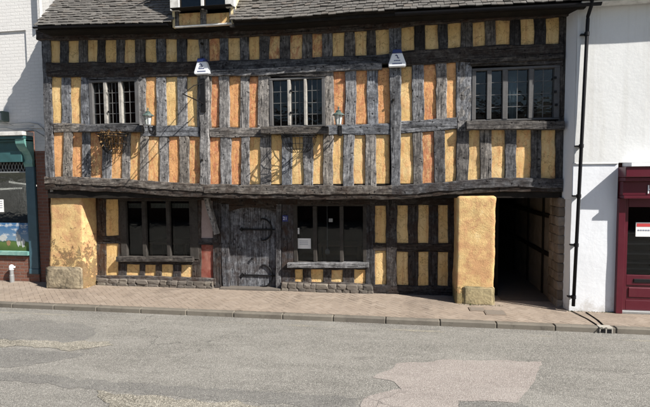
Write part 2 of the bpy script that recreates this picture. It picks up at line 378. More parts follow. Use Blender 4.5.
def panel(x0, x1, t0, b0, Y, parent, color, rec=.035, ext=2.2, m=None, name='plaster_panel', label=None):
    bm = B(); nx, nzv = 8, 22; seed = random.uniform(0, 99)
    xa, zb = P(x0-ext, b0+ext, Y); xb, _ = P(x1+ext, b0+ext, Y); xc, zt = P(x0-ext, t0-ext, Y); xd, _ = P(x1+ext, t0-ext, Y)
    g = []
    for j in range(nzv+1):
        v = j/nzv; row = []
        for i in range(nx+1):
            u = i/nx; x = (xa*(1-v)+xc*v)*(1-u)+(xb*(1-v)+xd*v)*u; z = zb+(zt-zb)*v
            y = Y+rec+nz((x, 0, z), 3.2, seed)*.012+nz((x, 0, z), 13, seed)*.0035+nz((x, 0, z), 34, seed)*.0035-.008*math.sin(math.pi*u)
            row.append(bm.verts.new((x, y, z)))
        g.append(row)
    for j in range(nzv):
        for i in range(nx): bm.faces.new((g[j][i], g[j][i+1], g[j+1][i+1], g[j+1][i]))
    # thickness
    back = [bm.verts.new((x, Y+rec+.07, z)) for x, z in ((xa, zb), (xb, zb), (xd, zt), (xc, zt))]
    bm.faces.new(back[::-1])
    def side(a, b, row): bm.faces.new([a, b]+row[::-1])
    side(back[0], back[1], g[0]); side(back[2], back[3], g[-1][::-1])
    side(back[1], back[2], [r[-1] for r in g]); side(back[3], back[0], [r[0] for r in g][::-1])
    o = obj(name, bm, m or PL, parent, color, smooth=True)
    if label: o['label'] = label
    return o

# ================================================================== THE TIMBER-FRAMED HOUSE
house = empty('timber_framed_house', (-2.3, YG, 0), 'long black and yellow timber-framed house with jettied upper storey and wavy timbers', 'house')
# --- upper storey rails
L_, R2 = 46, 563
xA = [(50,59.5),(68,78),(87,96.5),(105,115.5),(124.5,135),(145,156),(165.5,177),(186.5,198),(209,219),(228,240),(249,259),(269,280),(290,302),(312,322),(332.5,344),(355,366.5),(376,389),(402,414.5),(425,438),(448,461),(473,485),(496,510),(521,534),(546,559.5)]
topA = [(40,40),(135,39),(230,38.5),(270,37),(335,32.5),(380,29),(408,25),(450,23),(500,19),(560,17)]
botA = [(40,62.5),(135,62),(230,61),(270,59.5),(335,57),(380,53.5),(408,51),(450,48),(500,45.5),(560,43.5)]
orA = {8:(.5,.55),11:(.35,.5),12:(.35,.55),13:(.3,.55),10:(.25,.35),9:(.1,.1)}
for i, (a, b) in enumerate(xA):
    m_ = (a+b)/2; o_, p_ = orA.get(i, (.12, 0))
    panel(a, b, interp(topA, m_)[0], interp(botA, m_)[0], YJ, house, (o_, p_, .22), ext=2.5)
def studs(xs, top, bot, tones, Y=YJ, over=3, skip=(), first=None, last=None, proud=0.0, base=.45):
    edges = ([(first, xs[0][0])] if first else [])+[(xs[i][1], xs[i+1][0]) for i in range(len(xs)-1)]+([(xs[-1][1], last)] if last else [])
    for i, (a, b) in enumerate(edges):
        m_ = (a+b)/2
        if b-a > 16 or any(s[0] < m_ < s[1] for s in skip): continue
        t, c = interp(top, m_)[0]-over, interp(bot, m_)[0]+over
        j = random.uniform(-.4, .4)
        tone = tones(m_) if callable(tones) else tones
        upright('stud', (a+j, t), (b+j, t), (a-j, c), (b-j, c), Y, house, (min(1, max(0, tone+random.uniform(-.2, .2))), 0, 0), proud=proud+random.uniform(-.004, .006))
studs(xA, topA, botA, lambda x: .34 if x < 400 else .16, skip=[(198.5, 208.5), (389, 401.5)])
# wall plate under the eaves, rail, long window-head rail
level('wall_plate', [(38,30,41),(135,29,39.5),(200,27,39),(300,24,35),(380,17,29.5),(450,12,23.5),(520,8,19),(569,5,17)], YJ, house, (.12, .3, 0), proud=.06, back=.2)
level('wall_plate', [(40,22,31),(200,20,29),(300,17,25),(380,10,18),(450,5,13),(569,-1,6)], YJ, house, (.10, .3, 0), proud=.02, back=.2)
level('rail', [(47,62.5,77),(100,62.5,78),(150,62.5,77.5),(199,61.5,76)], YJ, house, (.08, .15, 0), proud=.025)
level('rail', [(208,61,71),(260,60,69.5),(300,58.5,67),(345,56,65),(391,54,63)], YJ, house, (.20, 0, 0), proud=.018)
level('drip_board', [(208,70.5,76.5),(260,69,75.5),(300,66,73.5),(345,64.5,71),(382,63,70)], YJ, house, (.8, 0, 0), proud=.05)
level('rail', [(400,51,66),(430,50,64),(460,47.5,62),(500,45.5,61),(563,43,61)], YJ, house, (.10, .1, 0), proud=.022)
level('drip_board', [(470,60,64.5),(520,57,62),(563,55,59.5)], YJ, house, (.16, 0, 0), proud=.055)
# --- middle band
xB1 = [(51.5,61),(70.5,80.5)]; xB2 = [(145.5,156),(166,177),(187,197)]; xB3 = [(211,219),(229.5,240),(249,257.5)]
xB4 = [(334,345),(356,367),(378,389.5)]; xB5 = [(401,412),(424,436),(447,456)]
topB = [(40,77),(200,78),(258,79),(330,73),(390,70),(410,69),(456,62)]
botB = [(40,122),(100,123),(200,125),(258,126.5),(330,124),(390,122),(400,121),(456,117)]
tint = {51.5:(.25,.12,0),70.5:(.40,.12,0),145.5:(.65,.35,0),166:(.30,.1,0),187:(.35,.2,0),211:(.7,.66,.1),229.5:(.75,.45,0),249:(.7,.62,.1),334:(.75,.62,0),356:(.8,.50,0),378:(.8,.45,0),401:(.4,.25,0),424:(.95,.50,0),447:(.7,.22,0)}
for g in (xB1, xB2, xB3, xB4, xB5):
    for a, b in g:
        m_ = (a+b)/2
        panel(a, b, interp(topB, m_)[0], interp(botB, m_)[0], YJ, house, tint[a], ext=2.5)
tB = lambda x: .86
studs(xB1, topB, botB, tB, last=90.5); studs(xB2, topB, botB, tB, first=138.5, last=199.8); studs(xB3, topB, botB, tB, first=209.8, last=270)
studs(xB4, topB, botB, tB, first=324.8, last=391); studs(xB5, topB, botB, tB, first=399.8, last=471.5)
# studs the loop leaves out because they are wide
upright('stud', (457,60),(472,60),(456.5,131),(470.5,131), YJ, house, (.75,0,0), proud=.004)
level('rail', [(54,123,132.5),(86,123,132)], YJ, house, (.62,0,0), proud=.012)
level('rail', [(143,126,136),(170,126,136.5),(199.5,127,137)], YJ, house, (.6,0,0), proud=.012)
level('rail', [(210,127.5,137),(240,127.5,137.5),(266,128,137)], YJ, house, (.55,.1,0), proud=.012)
level('rail', [(327,125,135.5),(360,124.5,135),(391,123.5,134.5)], YJ, house, (.6,0,0), proud=.012)
level('rail', [(400,121,133.5),(430,119.5,131.5),(457,117.5,129)], YJ, house, (.65,0,0), proud=.012)
# --- lower band
xC = [(54,63),(72,81.5),(90,101.5),(111,122),(130,139.5),(148,159),(168.5,179),(189,198.5),(210.5,220),(231,241),(249.5,260),(271,281.5),(292,303),(313,323),(333,343),(354,365),(376,387),(401,413),(423,434),(445,456),(469,480),(492,505),(516.5,531),(541.5,555)]
topC = [(54,133),(81,133),(85,134),(140,135),(148,138),(260,138.5),(262,137),(328,137),(333,137),(387,135.5),(400,134),(456,131.5),(466,131),(560,131)]
botC = [(54,177),(100,178),(160,182),(200,184.5),(300,186),(387,186),(413,185),(456,181.5),(480,179.5),(505,178),(560,178.5)]
tC = [(.7,.3),(.7,.42),(.4,.5),(.55,.15),(.35,.35),(.4,.4),(.85,.4),(.4,.45),(.9,.55),(.9,.5),(.3,.25),(.2,.1),(.15,.1),(.3,.2),(.25,.1),(.25,.3),(.25,.35),(.25,.15),(.3,.62),(.3,.1),(.2,.05),(.25,.05),(.3,.1),(.25,.1)]
for (a, b), (o_, p_) in zip(xC, tC):
    m_ = (a+b)/2
    panel(a, b, interp(topC, m_)[0], interp(botC, m_)[0], YJ, house, (min(1, o_+.15), min(1, p_+.05), .2), ext=2.5)
studs(xC, topC, botC, lambda x: .76 if x < 420 else .45, skip=[(198, 211), (387, 401)], over=4)
upright('stud', (555.5,128),(563,128),(555.5,182),(563,182), YJ, house, (.15,0,0))
upright('stud', (559.5,10),(568,10),(557.8,130),(564.5,130), YJ, house, (.15,0,0), proud=.006)
# --- posts
upright('corner_post', (41.5,36),(50,36),(46,182),(54,182), YJ, house, (.42,0,0), proud=.012, back=.22)
upright('post', (198.5,36),(208.5,36),(200,66),(209.5,66), YJ, house, (.55,0,0), proud=.01)
upright('post', (200.2,74),(209.8,74),(200.2,186),(210,186), YJ, house, (.85,0,0), proud=.045)
upright('post', (389.2,28),(401.8,28),(391,187),(400.5,187), YJ, house, (.5,0,0), proud=.034)
# --- bressummer and moulded fascia of the jetty
bt = [(46,176.5),(100,178),(160,182),(200,184.5),(300,186),(387,186),(413,185),(456,181.5),(480,179),(505,178),(562,179)]
def bres(x0, x1, dt, db, tone, proud, n=8, back=.2, wob=.010):
    st = []
    for i in range(n+1):
        x = x0+(x1-x0)*i/n; t = interp(bt, x)[0]; st.append((x, t+dt, t+db))
    level('bressummer', st, YJ, house, (tone, .15, 0), proud=proud, back=back, wob=wob, rough=.012)
bres(46, 205, -.5, 7.5, .40, .05); bres(205, 392, -.5, 8.5, .36, .055); bres(392, 562, -.5, 9, .26, .05)
bres(46, 300, 6, 13, .08, .03, back=.3); bres(300, 562, 6.5, 13.5, .06, .03, back=.3)
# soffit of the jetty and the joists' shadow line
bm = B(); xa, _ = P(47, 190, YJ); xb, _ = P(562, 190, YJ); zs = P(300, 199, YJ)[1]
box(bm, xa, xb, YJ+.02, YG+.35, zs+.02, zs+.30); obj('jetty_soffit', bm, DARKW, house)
# small timber peg and iron straps
for px, py in ((204.5,160),(204,44),(394,62),(395,100),(129,68)):
    x, z = P(px, py, YJ); bm = B(); tube(bm, [(x-.03, YJ-.075, z-.005), (x-.03, YJ+.02, z)], .022, 8); obj('peg', bm, DARKW, house)

# --- backing wall with window openings (keeps daylight out of the rooms)
def backing(y0, y1, x0, x1, z0, z1, holes, parent, m, name='inner_wall'):
    xs = sorted({x0, x1, *[h[0] for h in holes], *[h[1] for h in holes]})
    bm = B()
    for a, b in zip(xs, xs[1:]):
        c = (a+b)/2; hs = sorted([h for h in holes if h[0] < c < h[1]], key=lambda h: h[2]); z = z0
        for h in hs:
            if h[2] > z: box(bm, a, b, y0, y1, z, h[2])
            z = h[3]
        if z1 > z: box(bm, a, b, y0, y1, z, z1)
    return obj(name, bm, m, parent)
def rect(px0, px1, py0, py1, Y):
    a = P(px0, py1, Y); b = P(px1, py0, Y); return (a[0], b[0], a[1], b[1])
xl, xr = P(46, 100, YJ)[0], P(564, 100, YJ)[0]
ZE = P(300, 24, YJ)[1]
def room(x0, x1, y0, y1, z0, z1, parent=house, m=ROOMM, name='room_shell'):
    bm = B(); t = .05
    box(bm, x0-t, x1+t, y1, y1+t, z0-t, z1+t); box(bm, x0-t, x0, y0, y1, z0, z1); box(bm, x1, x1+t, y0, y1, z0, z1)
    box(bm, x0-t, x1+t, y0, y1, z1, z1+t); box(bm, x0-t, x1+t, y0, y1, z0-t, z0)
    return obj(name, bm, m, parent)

# --- leaded casement windows of the upper storey
def casement(px0, px1, py0, py1, lights, sill, Y, framem, rows, parent=house, leadm=LEAD, inset=.05, depth=.09, dirt=None, glassm=GLASS, curved=0.0, outer=None, sillm=None, skew=0.0, sillproud=.13, label=None, jamb=None):
    """lights: list of (x0, x1, cols, iron) glass openings in photo measurements"""
    x0, x1, z0, z1 = rect(px0, px1, py0, py1, Y)
    w = empty_part('window', ((x0+x1)/2, Y, z0), parent)
    if label: w['label'] = label
    lx = [(P(a, py1, Y)[0], P(b, py1, Y)[0]) for a, b, _, _ in lights]
    bm = B(); h = .045
    zb, zt = z0+h*.6, z1-h
    # frame: head, foot, jambs
    box(bm, x0, x1, Y-.015, Y+depth, zt, z1, .006, .003); box(bm, x0, x1, Y-.015, Y+depth, z0, zb, .006, .003)
    box(bm, x0, lx[0][0], Y-.012, Y+depth, zb, zt, .006, .003); box(bm, lx[-1][1], x1, Y-.012, Y+depth, zb, zt, .006, .003)
    obj('frame', bm, jamb or framem, w)
    for (a, b), (c, d) in zip(lx, lx[1:]):
        bm = B(); box(bm, b, c, Y-.02, Y+depth, zb, zt, .008, .004); obj('mullion', bm, framem, w)
    for (a, b), (_, _, cols, iron) in zip(lx, lights):
        bm = B(); yy = Y+inset; box(bm, a-.005, b+.005, yy, yy+.004, zb-.005, zt+.005); 
        obj('pane', bm, glassm, w)
        if iron:
            bm = B(); t = .016
            for q in ((a, a+t, zb, zt), (b-t, b, zb, zt), (a+t, b-t, zb, zb+t), (a+t, b-t, zt-t, zt)): box(bm, q[0], q[1], yy-.02, yy-.003, q[2], q[3])
            obj('iron_casement', bm, LEADD, w)
        if rows > 1 or cols > 1:
            bm = B(); t = .0055
            for i in range(1, cols):
                x = a+(b-a)*i/cols+random.uniform(-.004, .004); box(bm, x-t, x+t, yy-.007, yy-.001, zb, zt)
            for j in range(1, rows):
                z = zb+(zt-zb)*j/rows+random.uniform(-.008, .008); box(bm, a, b, yy-.0085, yy-.0005, z-t, z+t)
            obj('lead_cames', bm, leadm, w)
    if sill:
        sx0, sx1, sy0, sy1 = sill
        st = [((P(sx, sy0, Y)[0]), (P(sx, sy0, Y)[1]+P(sx, sy1, Y)[1])/2, 0, 1, (P(sx, sy0, Y)[1]-P(sx, sy1, Y)[1])/2) for sx in (sx0, (sx0+sx1)/2, sx1)]
        o = obj('sill', timber(B(), st, Y-sillproud, Y+.06, .003, .004), sillm or WH, w, (.30, 0, 0))
    return w
def empty_part(name, loc, parent):
    o = bpy.data.objects.new(name, None); COL.objects.link(o); o.parent = parent; o.location = Vector(loc)-WL[parent]; WL[o] = Vector(loc); o.empty_display_size = .1; return o
w1 = casement(90.5, 138.5, 78.5, 125.5, [(93.8,104.8,2,0),(108,119.8,3,1),(123,136,2,0)], (83.5,145,125.5,132.3), YJ, CREAMP, 4, jamb=GREYP)
w2 = casement(270, 325, 76, 127.5, [(273,287.8,2,0),(291,304.2,3,1),(307,322,3,0)], (262.5,329,127.2,134.5), YJ, CREAMP, 4, jamb=GREYP)
w3 = casement(471.5, 560, 65, 121.5, [(475.5,486.5,1,0),(491,501.8,1,0),(507,528,2,0),(533,553.5,2,1)], (466,562.5,121.5,130), YJ, GREYP, 4)
level('window_head', [(268,73.5,77),(327,72,76)], YJ, house, (.15,0,0), proud=.03)
level('window_head', [(88,76.5,79.5),(142,77,80)], YJ, house, (.2,0,0), proud=.02)
level('window_head', [(471,61.5,66.5),(562,59,65)], YJ, house, (.12,0,0), proud=.02)
for px, py in ((109.5,91),(109.5,112),(291.5,91),(291.5,113),(555,78),(555,92),(556,105)):
    x, z = P(px, py, YJ); bm = B(); box(bm, x-.025, x+.02, YJ-.035, YJ-.015, z-.022, z+.022, .004); obj('hinge', bm, BLACK, w1 if px < 200 else (w2 if px < 400 else w3))
hU = [rect(92.5, 137, 80, 125, YJ+.12), rect(272, 323, 77.5, 127, YJ+.12), rect(474.5, 554.5, 66, 121, YJ+.12)]
zj = zs+.16
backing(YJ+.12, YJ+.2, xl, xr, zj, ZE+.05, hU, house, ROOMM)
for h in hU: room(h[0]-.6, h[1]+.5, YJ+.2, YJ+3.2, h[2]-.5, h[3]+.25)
# curtain and board behind the right-hand window
a, b, z0, z1 = rect(508.5, 518, 67, 121, YJ+.28); bm = B(); n = 26
v0 = [(a+(b-a)*i/n, YJ+.28+.018*math.sin(i*1.55)+.008*math.sin(i*3.7)) for i in range(n+1)]
for i in range(n):
    p, q = v0[i], v0[i+1]; f = [bm.verts.new(c) for c in ((p[0], p[1], z0-.1), (q[0], q[1], z0-.1), (q[0], q[1], z1+.05), (p[0], p[1], z1+.05))]; bm.faces.new(f)
bmesh.ops.remove_doubles(bm, verts=bm.verts, dist=.0005); bmesh.ops.solidify(bm, geom=bm.faces[:], thickness=.004)
tag(obj('curtain', bm, CURT, smooth=True), 'pale blue curtain hanging inside the wide right-hand upper window', 'curtain')
a, b, z0, z1 = rect(537, 551.5, 97, 122, YJ+.30); bm = B(); box(bm, a, b, YJ+.30, YJ+.34, z0, z1, .006)
tag(obj('board', bm, CARD), 'plain brown board propped inside the right pane of the widest upper window', 'board')

# --- roof over the house
xe0, ze0 = P(37, 28, 8.74); xe1, ze1 = P(588, 2.5, 8.74); zem = P(300, 19, 8.74)[1]
slope = math.tan(RAD(49))
def eave_z(x):
    px_t = (x-xe0)/(xe1-xe0)
    pts = [(0, P(37,27.5,8.74)[1]), (.28, P(170,24.5,8.74)[1]), (.48, zem), (.64, P(388,12.5,8.74)[1]), (1, P(588,2.5,8.74)[1])]
    for p, q in zip(pts, pts[1:]):
        if px_t <= q[0]: return p[1]+(q[1]-p[1])*max(0, (px_t-p[0]))/(q[0]-p[0])
    return pts[-1][1]
XD0, XD1 = P(172, 20, 8.79)[0], P(233, 20, 8.79)[0]   # dormer flanks
bm = B(); row = 0; d = 0.0; cs, sn = math.cos(RAD(49)), math.sin(RAD(49))
def roofpt(x, s, off): # s: distance up the slope, off: normal offset
    return Vector((x, 8.74+s*cs-off*sn, eave_z(x)+.02+s*sn+off*cs))
s = -.02
while s < 4.6:
    exp = .092-.008*min(s, 2.5)
    x = xe0-.03+random.uniform(-.12, 0)+((row % 2)*.09)
    while x < xe1+.02:
        w = random.uniform(.095, .165)
        x1_ = min(x+w, xe1+.06); x0_ = max(x, xe0-.05)
        mid = (x0_+x1_)/2
        if x1_-x0_ > .03 and not (XD0+.0 < mid < XD1-.0 and s < 1.5):
            j = random.uniform(-.014, .012); l = random.uniform(-.004, .010); t = .014+random.uniform(0, .008); jt = random.uniform(-.009, .009)
            sl = s+j; su = s+exp*1.9
            vs = [roofpt(x0_+.004, sl+jt, .030+l), roofpt(x1_-.004, sl-jt, .030+l), roofpt(x1_-.004, su, .004), roofpt(x0_+.004, su, .004)]
            vt = [roofpt(x0_+.004, sl+jt, .030+l+t), roofpt(x1_-.004, sl-jt, .030+l+t), roofpt(x1_-.004, su, .004+t), roofpt(x0_+.004, su, .004+t)]
            A = [bm.verts.new(v) for v in vs]; T = [bm.verts.new(v) for v in vt]
            bm.faces.new(T); bm.faces.new(A[::-1])
            for i in range(4): bm.faces.new((A[i], A[(i+1) % 4], T[(i+1) % 4], T[i]))
        x += w
    s += exp; row += 1
roof = obj('roof', bm, TILE, house)
bm = B()   # roof deck under the tiles
brk = [xe0+(XD0-xe0)*i/7 for i in range(8)]+[XD1+(xe1-XD1)*i/15 for i in range(16)]
for a, b in zip(brk, brk[1:]):
    s0 = 1.9 if abs(a-XD0) < .001 else .02
    p = [roofpt(a, s0, .0), roofpt(b, s0, .0), roofpt(b, 4.7, .0), roofpt(a, 4.7, .0)]; q = [roofpt(a, s0, -.05), roofpt(b, s0, -.05), roofpt(b, 4.7, -.05), roofpt(a, 4.7, -.05)]
    A = [bm.verts.new(v) for v in p]; T = [bm.verts.new(v) for v in q]
    bm.faces.new(A); bm.faces.new(T[::-1])
    for i in range(4): bm.faces.new((A[i], A[(i+1) % 4], T[(i+1) % 4], T[i]))
obj('roof_deck', bm, DARKW, roof)
rt = roofpt((xe0+xe1)/2, 4.6, 0)
bm = B(); A = [bm.verts.new(v) for v in ((xe0, rt.y, rt.z+.3), (xe1, rt.y, rt.z+.3), (xe1, rt.y+3.4, ZE), (xe0, rt.y+3.4, ZE))]; bm.faces.new(A)
bmesh.ops.solidify(bm, geom=bm.faces[:], thickness=.06); obj('roof_slope', bm, TILE, roof)
# eaves board and sprocket ends
def eave_board(px0, px1, name, d0, d1, y0, y1, m, parent=roof):
    bm = B(); n = 14; xa, xb = px0, px1; rings = []
    for i in range(n+1):
        x = xa+(xb-xa)*i/n; z = eave_z(x); rings.append([bm.verts.new(v) for v in ((x, y0, z-d0), (x, y1, z-d0), (x, y1, z-d1), (x, y0, z-d1))])
    for q, w in zip(rings, rings[1:]):
        for j in range(4): bm.faces.new((q[j], q[(j+1) % 4], w[(j+1) % 4], w[j]))
    bm.faces.new(rings[0]); bm.faces.new(rings[-1]); obj(name, bm, m, parent)
eave_board(xe0-.02, XD0-.03, 'eaves_board', .0, .05, 8.78, 8.82, DARKW); eave_board(XD1+.03, xe1, 'eaves_board', .0, .05, 8.78, 8.82, DARKW)
eave_board(xe0-.02, XD0-.02, 'soffit_board', .03, .055, 8.83, YJ-.02, DARKW); eave_board(XD1+.02, xe1, 'soffit_board', .03, .055, 8.83, YJ-.02, DARKW)
# black gutter along the eaves
def gutter(x0, x1, zf, y, parent, r=.045, name='gutter', m=PIPE):
    bm = B(); n = 30; rings = []
    for i in range(n+1):
        x = x0+(x1-x0)*i/n; z = zf(x)
        rings.append([bm.verts.new((x, y+rr*math.cos(t), z+rr*math.sin(t))) for rr, ts in ((r, range(7)), (r-.006, range(6, -1, -1))) for t in [math.pi+math.pi*k0/6 for k0 in ts]])
    for q, w in zip(rings, rings[1:]):
        for j in range(len(q)): bm.faces.new((q[j], q[(j+1) % len(q)], w[(j+1) % len(q)], w[j]))
    bm.faces.new(rings[0]); bm.faces.new(rings[-1]); return obj(name, bm, m, parent)
gutter(xe0-.06, XD0-.05, lambda x: eave_z(x)+.005, 8.72, roof, r=.035)
gutter(P(395, 12, 8.72)[0], xe1+.2, lambda x: eave_z(min(x, xe1))-.02, 8.72, roof, r=.05)
# gable wall and backs
bm = B(); zr = rt.z-.1
prism(bm, [(0, 0)]*0 or [(YJ, zj), (YJ+.0, ZE+.1), (rt.y, zr), (rt.y+3.3, ZE+.1), (rt.y+3.3, 0), (YG, 0), (YG, zj)], xl, xl+.06)
for v in bm.verts: v.co = Vector((v.co.y, v.co.x, v.co.z))
obj('gable_wall', bm, REEDS, house)
bm = B(); box(bm, xl, xr+.3, rt.y+3.2, rt.y+3.3, 0, ZE+.2); obj('back_wall', bm, WHITED, house)
bm = B(); box(bm, xl+.06, xr, YJ+.2, YJ+.24, ZE+.02, ZE+.06)
obj('ceiling', bm, ROOMM, house)

# --- dormer
YD = 8.79
dx0, dx1 = XD0, XD1; dz0 = P(200, 25.5, YD)[1]; dz1 = dz0+1.35; dm = (dx0+dx1)/2
dorm = empty_part('dormer', (dm, YD, dz0), house)
yb_ = lambda z: 8.74+(z-eave_z(dm))/slope+.25
for xx in (dx1-.05, dx0):       # cheeks
    bm = B()
    A = [(YD+.02, dz0), (YD+.02, dz1), (yb_(dz1), dz1), (yb_(dz0)+.1, dz0)]
    a_ = [bm.verts.new((xx, y, z)) for y, z in A]; b_ = [bm.verts.new((xx+.05, y, z)) for y, z in A]
    bm.faces.new(a_); bm.faces.new(b_[::-1])
    for i in range(4): bm.faces.new((a_[i], a_[(i+1) % 4], b_[(i+1) % 4], b_[i]))
    obj('dormer_cheek', bm, CHEEK, dorm)
def pr(px0, px1, py0, py1, Y): return rect(px0, px1, py0, py1, Y)
for a, b in ((177.5,199.5),(205,229)):
    q = rect(a, b, 12.5, 24.5, YD); bm = B(); box(bm, q[0]-.02, q[1]+.02, YD+.055, YD+.09, q[2]-.02, q[3]+.02)
    obj('plaster_panel', bm, PL, dorm, (.40, .3, .1))
bm = B(); box(bm, dx0+.01, dx1-.01, YD+.105, YJ+.1, dz0-.02, dz0+.02); obj('dormer_floor', bm, DARKW, dorm)
for nm, q4, col, pd in (('stud', (172,177.5,7,26.5), .5, 0), ('stud', (199.5,205,8,25), .5, .0), ('stud', (229,233.5,7,26), .6, 0)):
    q = rect(*q4, YD); bm = B(); timber(bm, [((q[0]+q[1])/2, q[2], 1, 0, (q[1]-q[0])/2), ((q[0]+q[1])/2, q[3], 1, 0, (q[1]-q[0])/2)], YD+.025, YD+.10, .003); obj(nm, bm, WV, dorm, (col, 0, 0))
q = rect(175, 232, 24.3, 26.3, YD); bm = B(); box(bm, q[0], q[1], YD-.02, YD+.05, q[2], q[3], .004); obj('bottom_rail', bm, WHITED, dorm)
q = rect(173.5, 233.5, 7, 11, YD); bm = B(); box(bm, q[0], q[1], YD-.17, YD+.05, q[2], q[3], .006, .003); obj('sill', bm, BLACK, dorm)
fz0 = q[3]; fz1 = dz1-.06
fx = [P(x, 5, YD)[0] for x in (172, 179.5, 201, 203.8, 225.5, 233)]
bm = B()
box(bm, fx[0]-.03, fx[1], YD-.03, YD+.07, fz0, fz1, .006); box(bm, fx[2], fx[3], YD-.02, YD+.07, fz0, fz1, .006); box(bm, fx[4], fx[5]+.03, YD-.03, YD+.07, fz0, fz1, .006); box(bm, fx[0]-.03, fx[5]+.03, YD-.032, YD+.07, fz1, fz1+.07, .006)
obj('window_frame', bm, WHITED, dorm)
for a, b in ((fx[1], fx[2]), (fx[3], fx[4])):
    bm = B(); t = .022
    for q in ((a, a+t, fz0, fz1), (b-t, b, fz0, fz1), (a+t, b-t, fz0, fz0+t), (a+t, b-t, fz1-t, fz1), (a+t, b-t, fz0+.42, fz0+.435)): box(bm, q[0], q[1], YD+.012, YD+.045, q[2], q[3])
    obj('sash', bm, DARKW, dorm)
    bm = B(); box(bm, a+t, b-t, YD+.03, YD+.034, fz0+t, fz1-t); obj('pane', bm, GLASS, dorm)
rm = room(dx0+.07, dx1-.07, YD+.09, YD+.9, dz0+.05, dz1-.02)
bm = B()   # gabled dormer roof
for sg in (-1, 1):
    xo = dm+sg*((dx1-dx0)/2+.16); A = [bm.verts.new(v) for v in ((xo, YD-.2, dz1-.02), (dm, YD-.2, dz1+.62), (dm, YD+2.2, dz1+.62), (xo, YD+1.6, dz1-.02))]
    bm.faces.new(A)
bmesh.ops.solidify(bm, geom=bm.faces[:], thickness=.05); obj('dormer_roof', bm, TILE, dorm)
bm = B(); prism(bm, [(dx0, dz1), (dx1, dz1), (dm, dz1+.58)], YD, YD+.06); obj('dormer_gable', bm, CHEEK, dorm)

# ================================================================== GROUND FLOOR OF THE HOUSE
gx = lambda p: P(p, 260, YG)[0]
def gp(a, b, t, c, col=(.2, .05, 0), m=None, label=None): return panel(a, b, t, c, YG, house, col, rec=.03, ext=2, m=m, label=label)
gp(105.5,118,199,235); gp(105.5,118,244,276)
for a, b in ((126.5,139),(144.5,155.5),(161.5,172.5),(181,191.5)): gp(a, b, 263.5, 277.5, (.35,.1,0))
gp(201,213,199,238,m=PINKPL,label='faded pink plaster panel beside the left window'); gp(201,212.5,246,278,m=REDPL,label='rust red plaster panel below the pink one')
for a, b in ((292.5,302.5),(311.5,323),(331,343),(354,365)): gp(a, b, 268.5, 282.5, (.35,.05,0))
def gu(nm, a, b, t, c, tone=.10, br=.25, a2=None, b2=None, pd=0.0): return upright(nm, (a, t),(b, t),(a2 or a, c),(b2 or b, c), YG, house, (tone, br, 0), proud=pd)
gu('post',96.5,105.5,190,284,.14,.5); gu('post',118,123,192,280,.10); gu('post',196.5,201,192,280,.10); gu('post',213,221.5,194,290,.10,.3,pd=.012)
for a, b in ((118.5,126.5),(139,144.5),(155.5,161.5),(172.5,181),(191.5,200.5)): gu('stud', a, b, 260, 280, .18)
level('rail', [(98,235.5,243.5),(121,235.5,243.5)], YG, house, (.12,.2,0), proud=.006)
level('rail', [(197,238.5,245),(214,238.5,245.5)], YG, house, (.12,.2,0), proud=.006)
level('rail', [(98,192,199),(221,193,200.5)], YG, house, (.06,.2,0), proud=.02)
level('sill_plate', [(96,275,281),(150,276,281.5),(216,278,285)], YG, house, (.30,.3,0), proud=.05)
level('sill_plate', [(281.5,281.5,285),(330,282,286),(372,284,289)], YG, house, (.28,.3,0), proud=.03)
level('rail', [(218,195,203.5),(300,198,205),(372,197,205)], YG, house, (.06,.25,0), proud=.02)
gu('post',281,294.5,203,283,.16,.5)
for a, b in ((283,292.5),(302.5,311.5),(323,331),(343,354),(365,371)): gu('stud', a, b, 266, 284, .20)
gu('post',365.5,375,200,290,.10,.2,pd=.01)
# curved pale brace by the door
st = []
for px, py, w in ((206.5,197,.05),(209,207,.052),(213,220,.05),(217,234,.04)):
    x, z = P(px, py, YG-.1); st.append((x, z, 1, .2, w))
obj('brace', timber(B(), st, YG-.17, YG-.04, .004), WV, house, (1, 0, 0))
# shopfront-style windows
def bigwin(px0, px1, py0, py1, lights, sill, framem, sillc, label):
    w = casement(px0, px1, py0, py1, [(a, b, 1, 0) for a, b in lights], None, YG, framem, 1, glassm=GLASSD, depth=.10, inset=.06, label=label)
    a, b, t, c = sill
    st = [((P(sx, t, YG)[0]), (P(sx, t, YG)[1]+P(sx, c, YG)[1])/2, 0, 1, (P(sx, t, YG)[1]-P(sx, c, YG)[1])/2) for sx in (a, (a+b)/2, b)]
    obj('sill', timber(B(), st, YG-.12, YG+.05, .003, .003), WH, w, (sillc, 0, 0)); return w
SHOPW = simple('brown_grey_window_wood', (.055, .050, .045), .75, .4, 30, .5, spec=.1, dirt=(.02, .018, .016), dirtamt=.7)
g1 = bigwin(121.5,197.5,199,257.5,[(127.5,143.5),(147,167.5),(171,190.5)],(119,194.5,256,261),SHOPW,.15,'dark three-light ground-floor window left of the door')
g2 = bigwin(294,366.5,204,262.5,[(297.5,313.5),(317,340),(343.5,363)],(288.5,369,262,267),SHOPW,.75,'dark three-light ground-floor window right of the door')
level('rail', [(119,260.5,264.5),(200,261,265)], YG, house, (.1,.2,0), proud=.005)
level('rail', [(283,266,269.5),(371,266.5,269.8)], YG, house, (.1,.2,0), proud=.005)
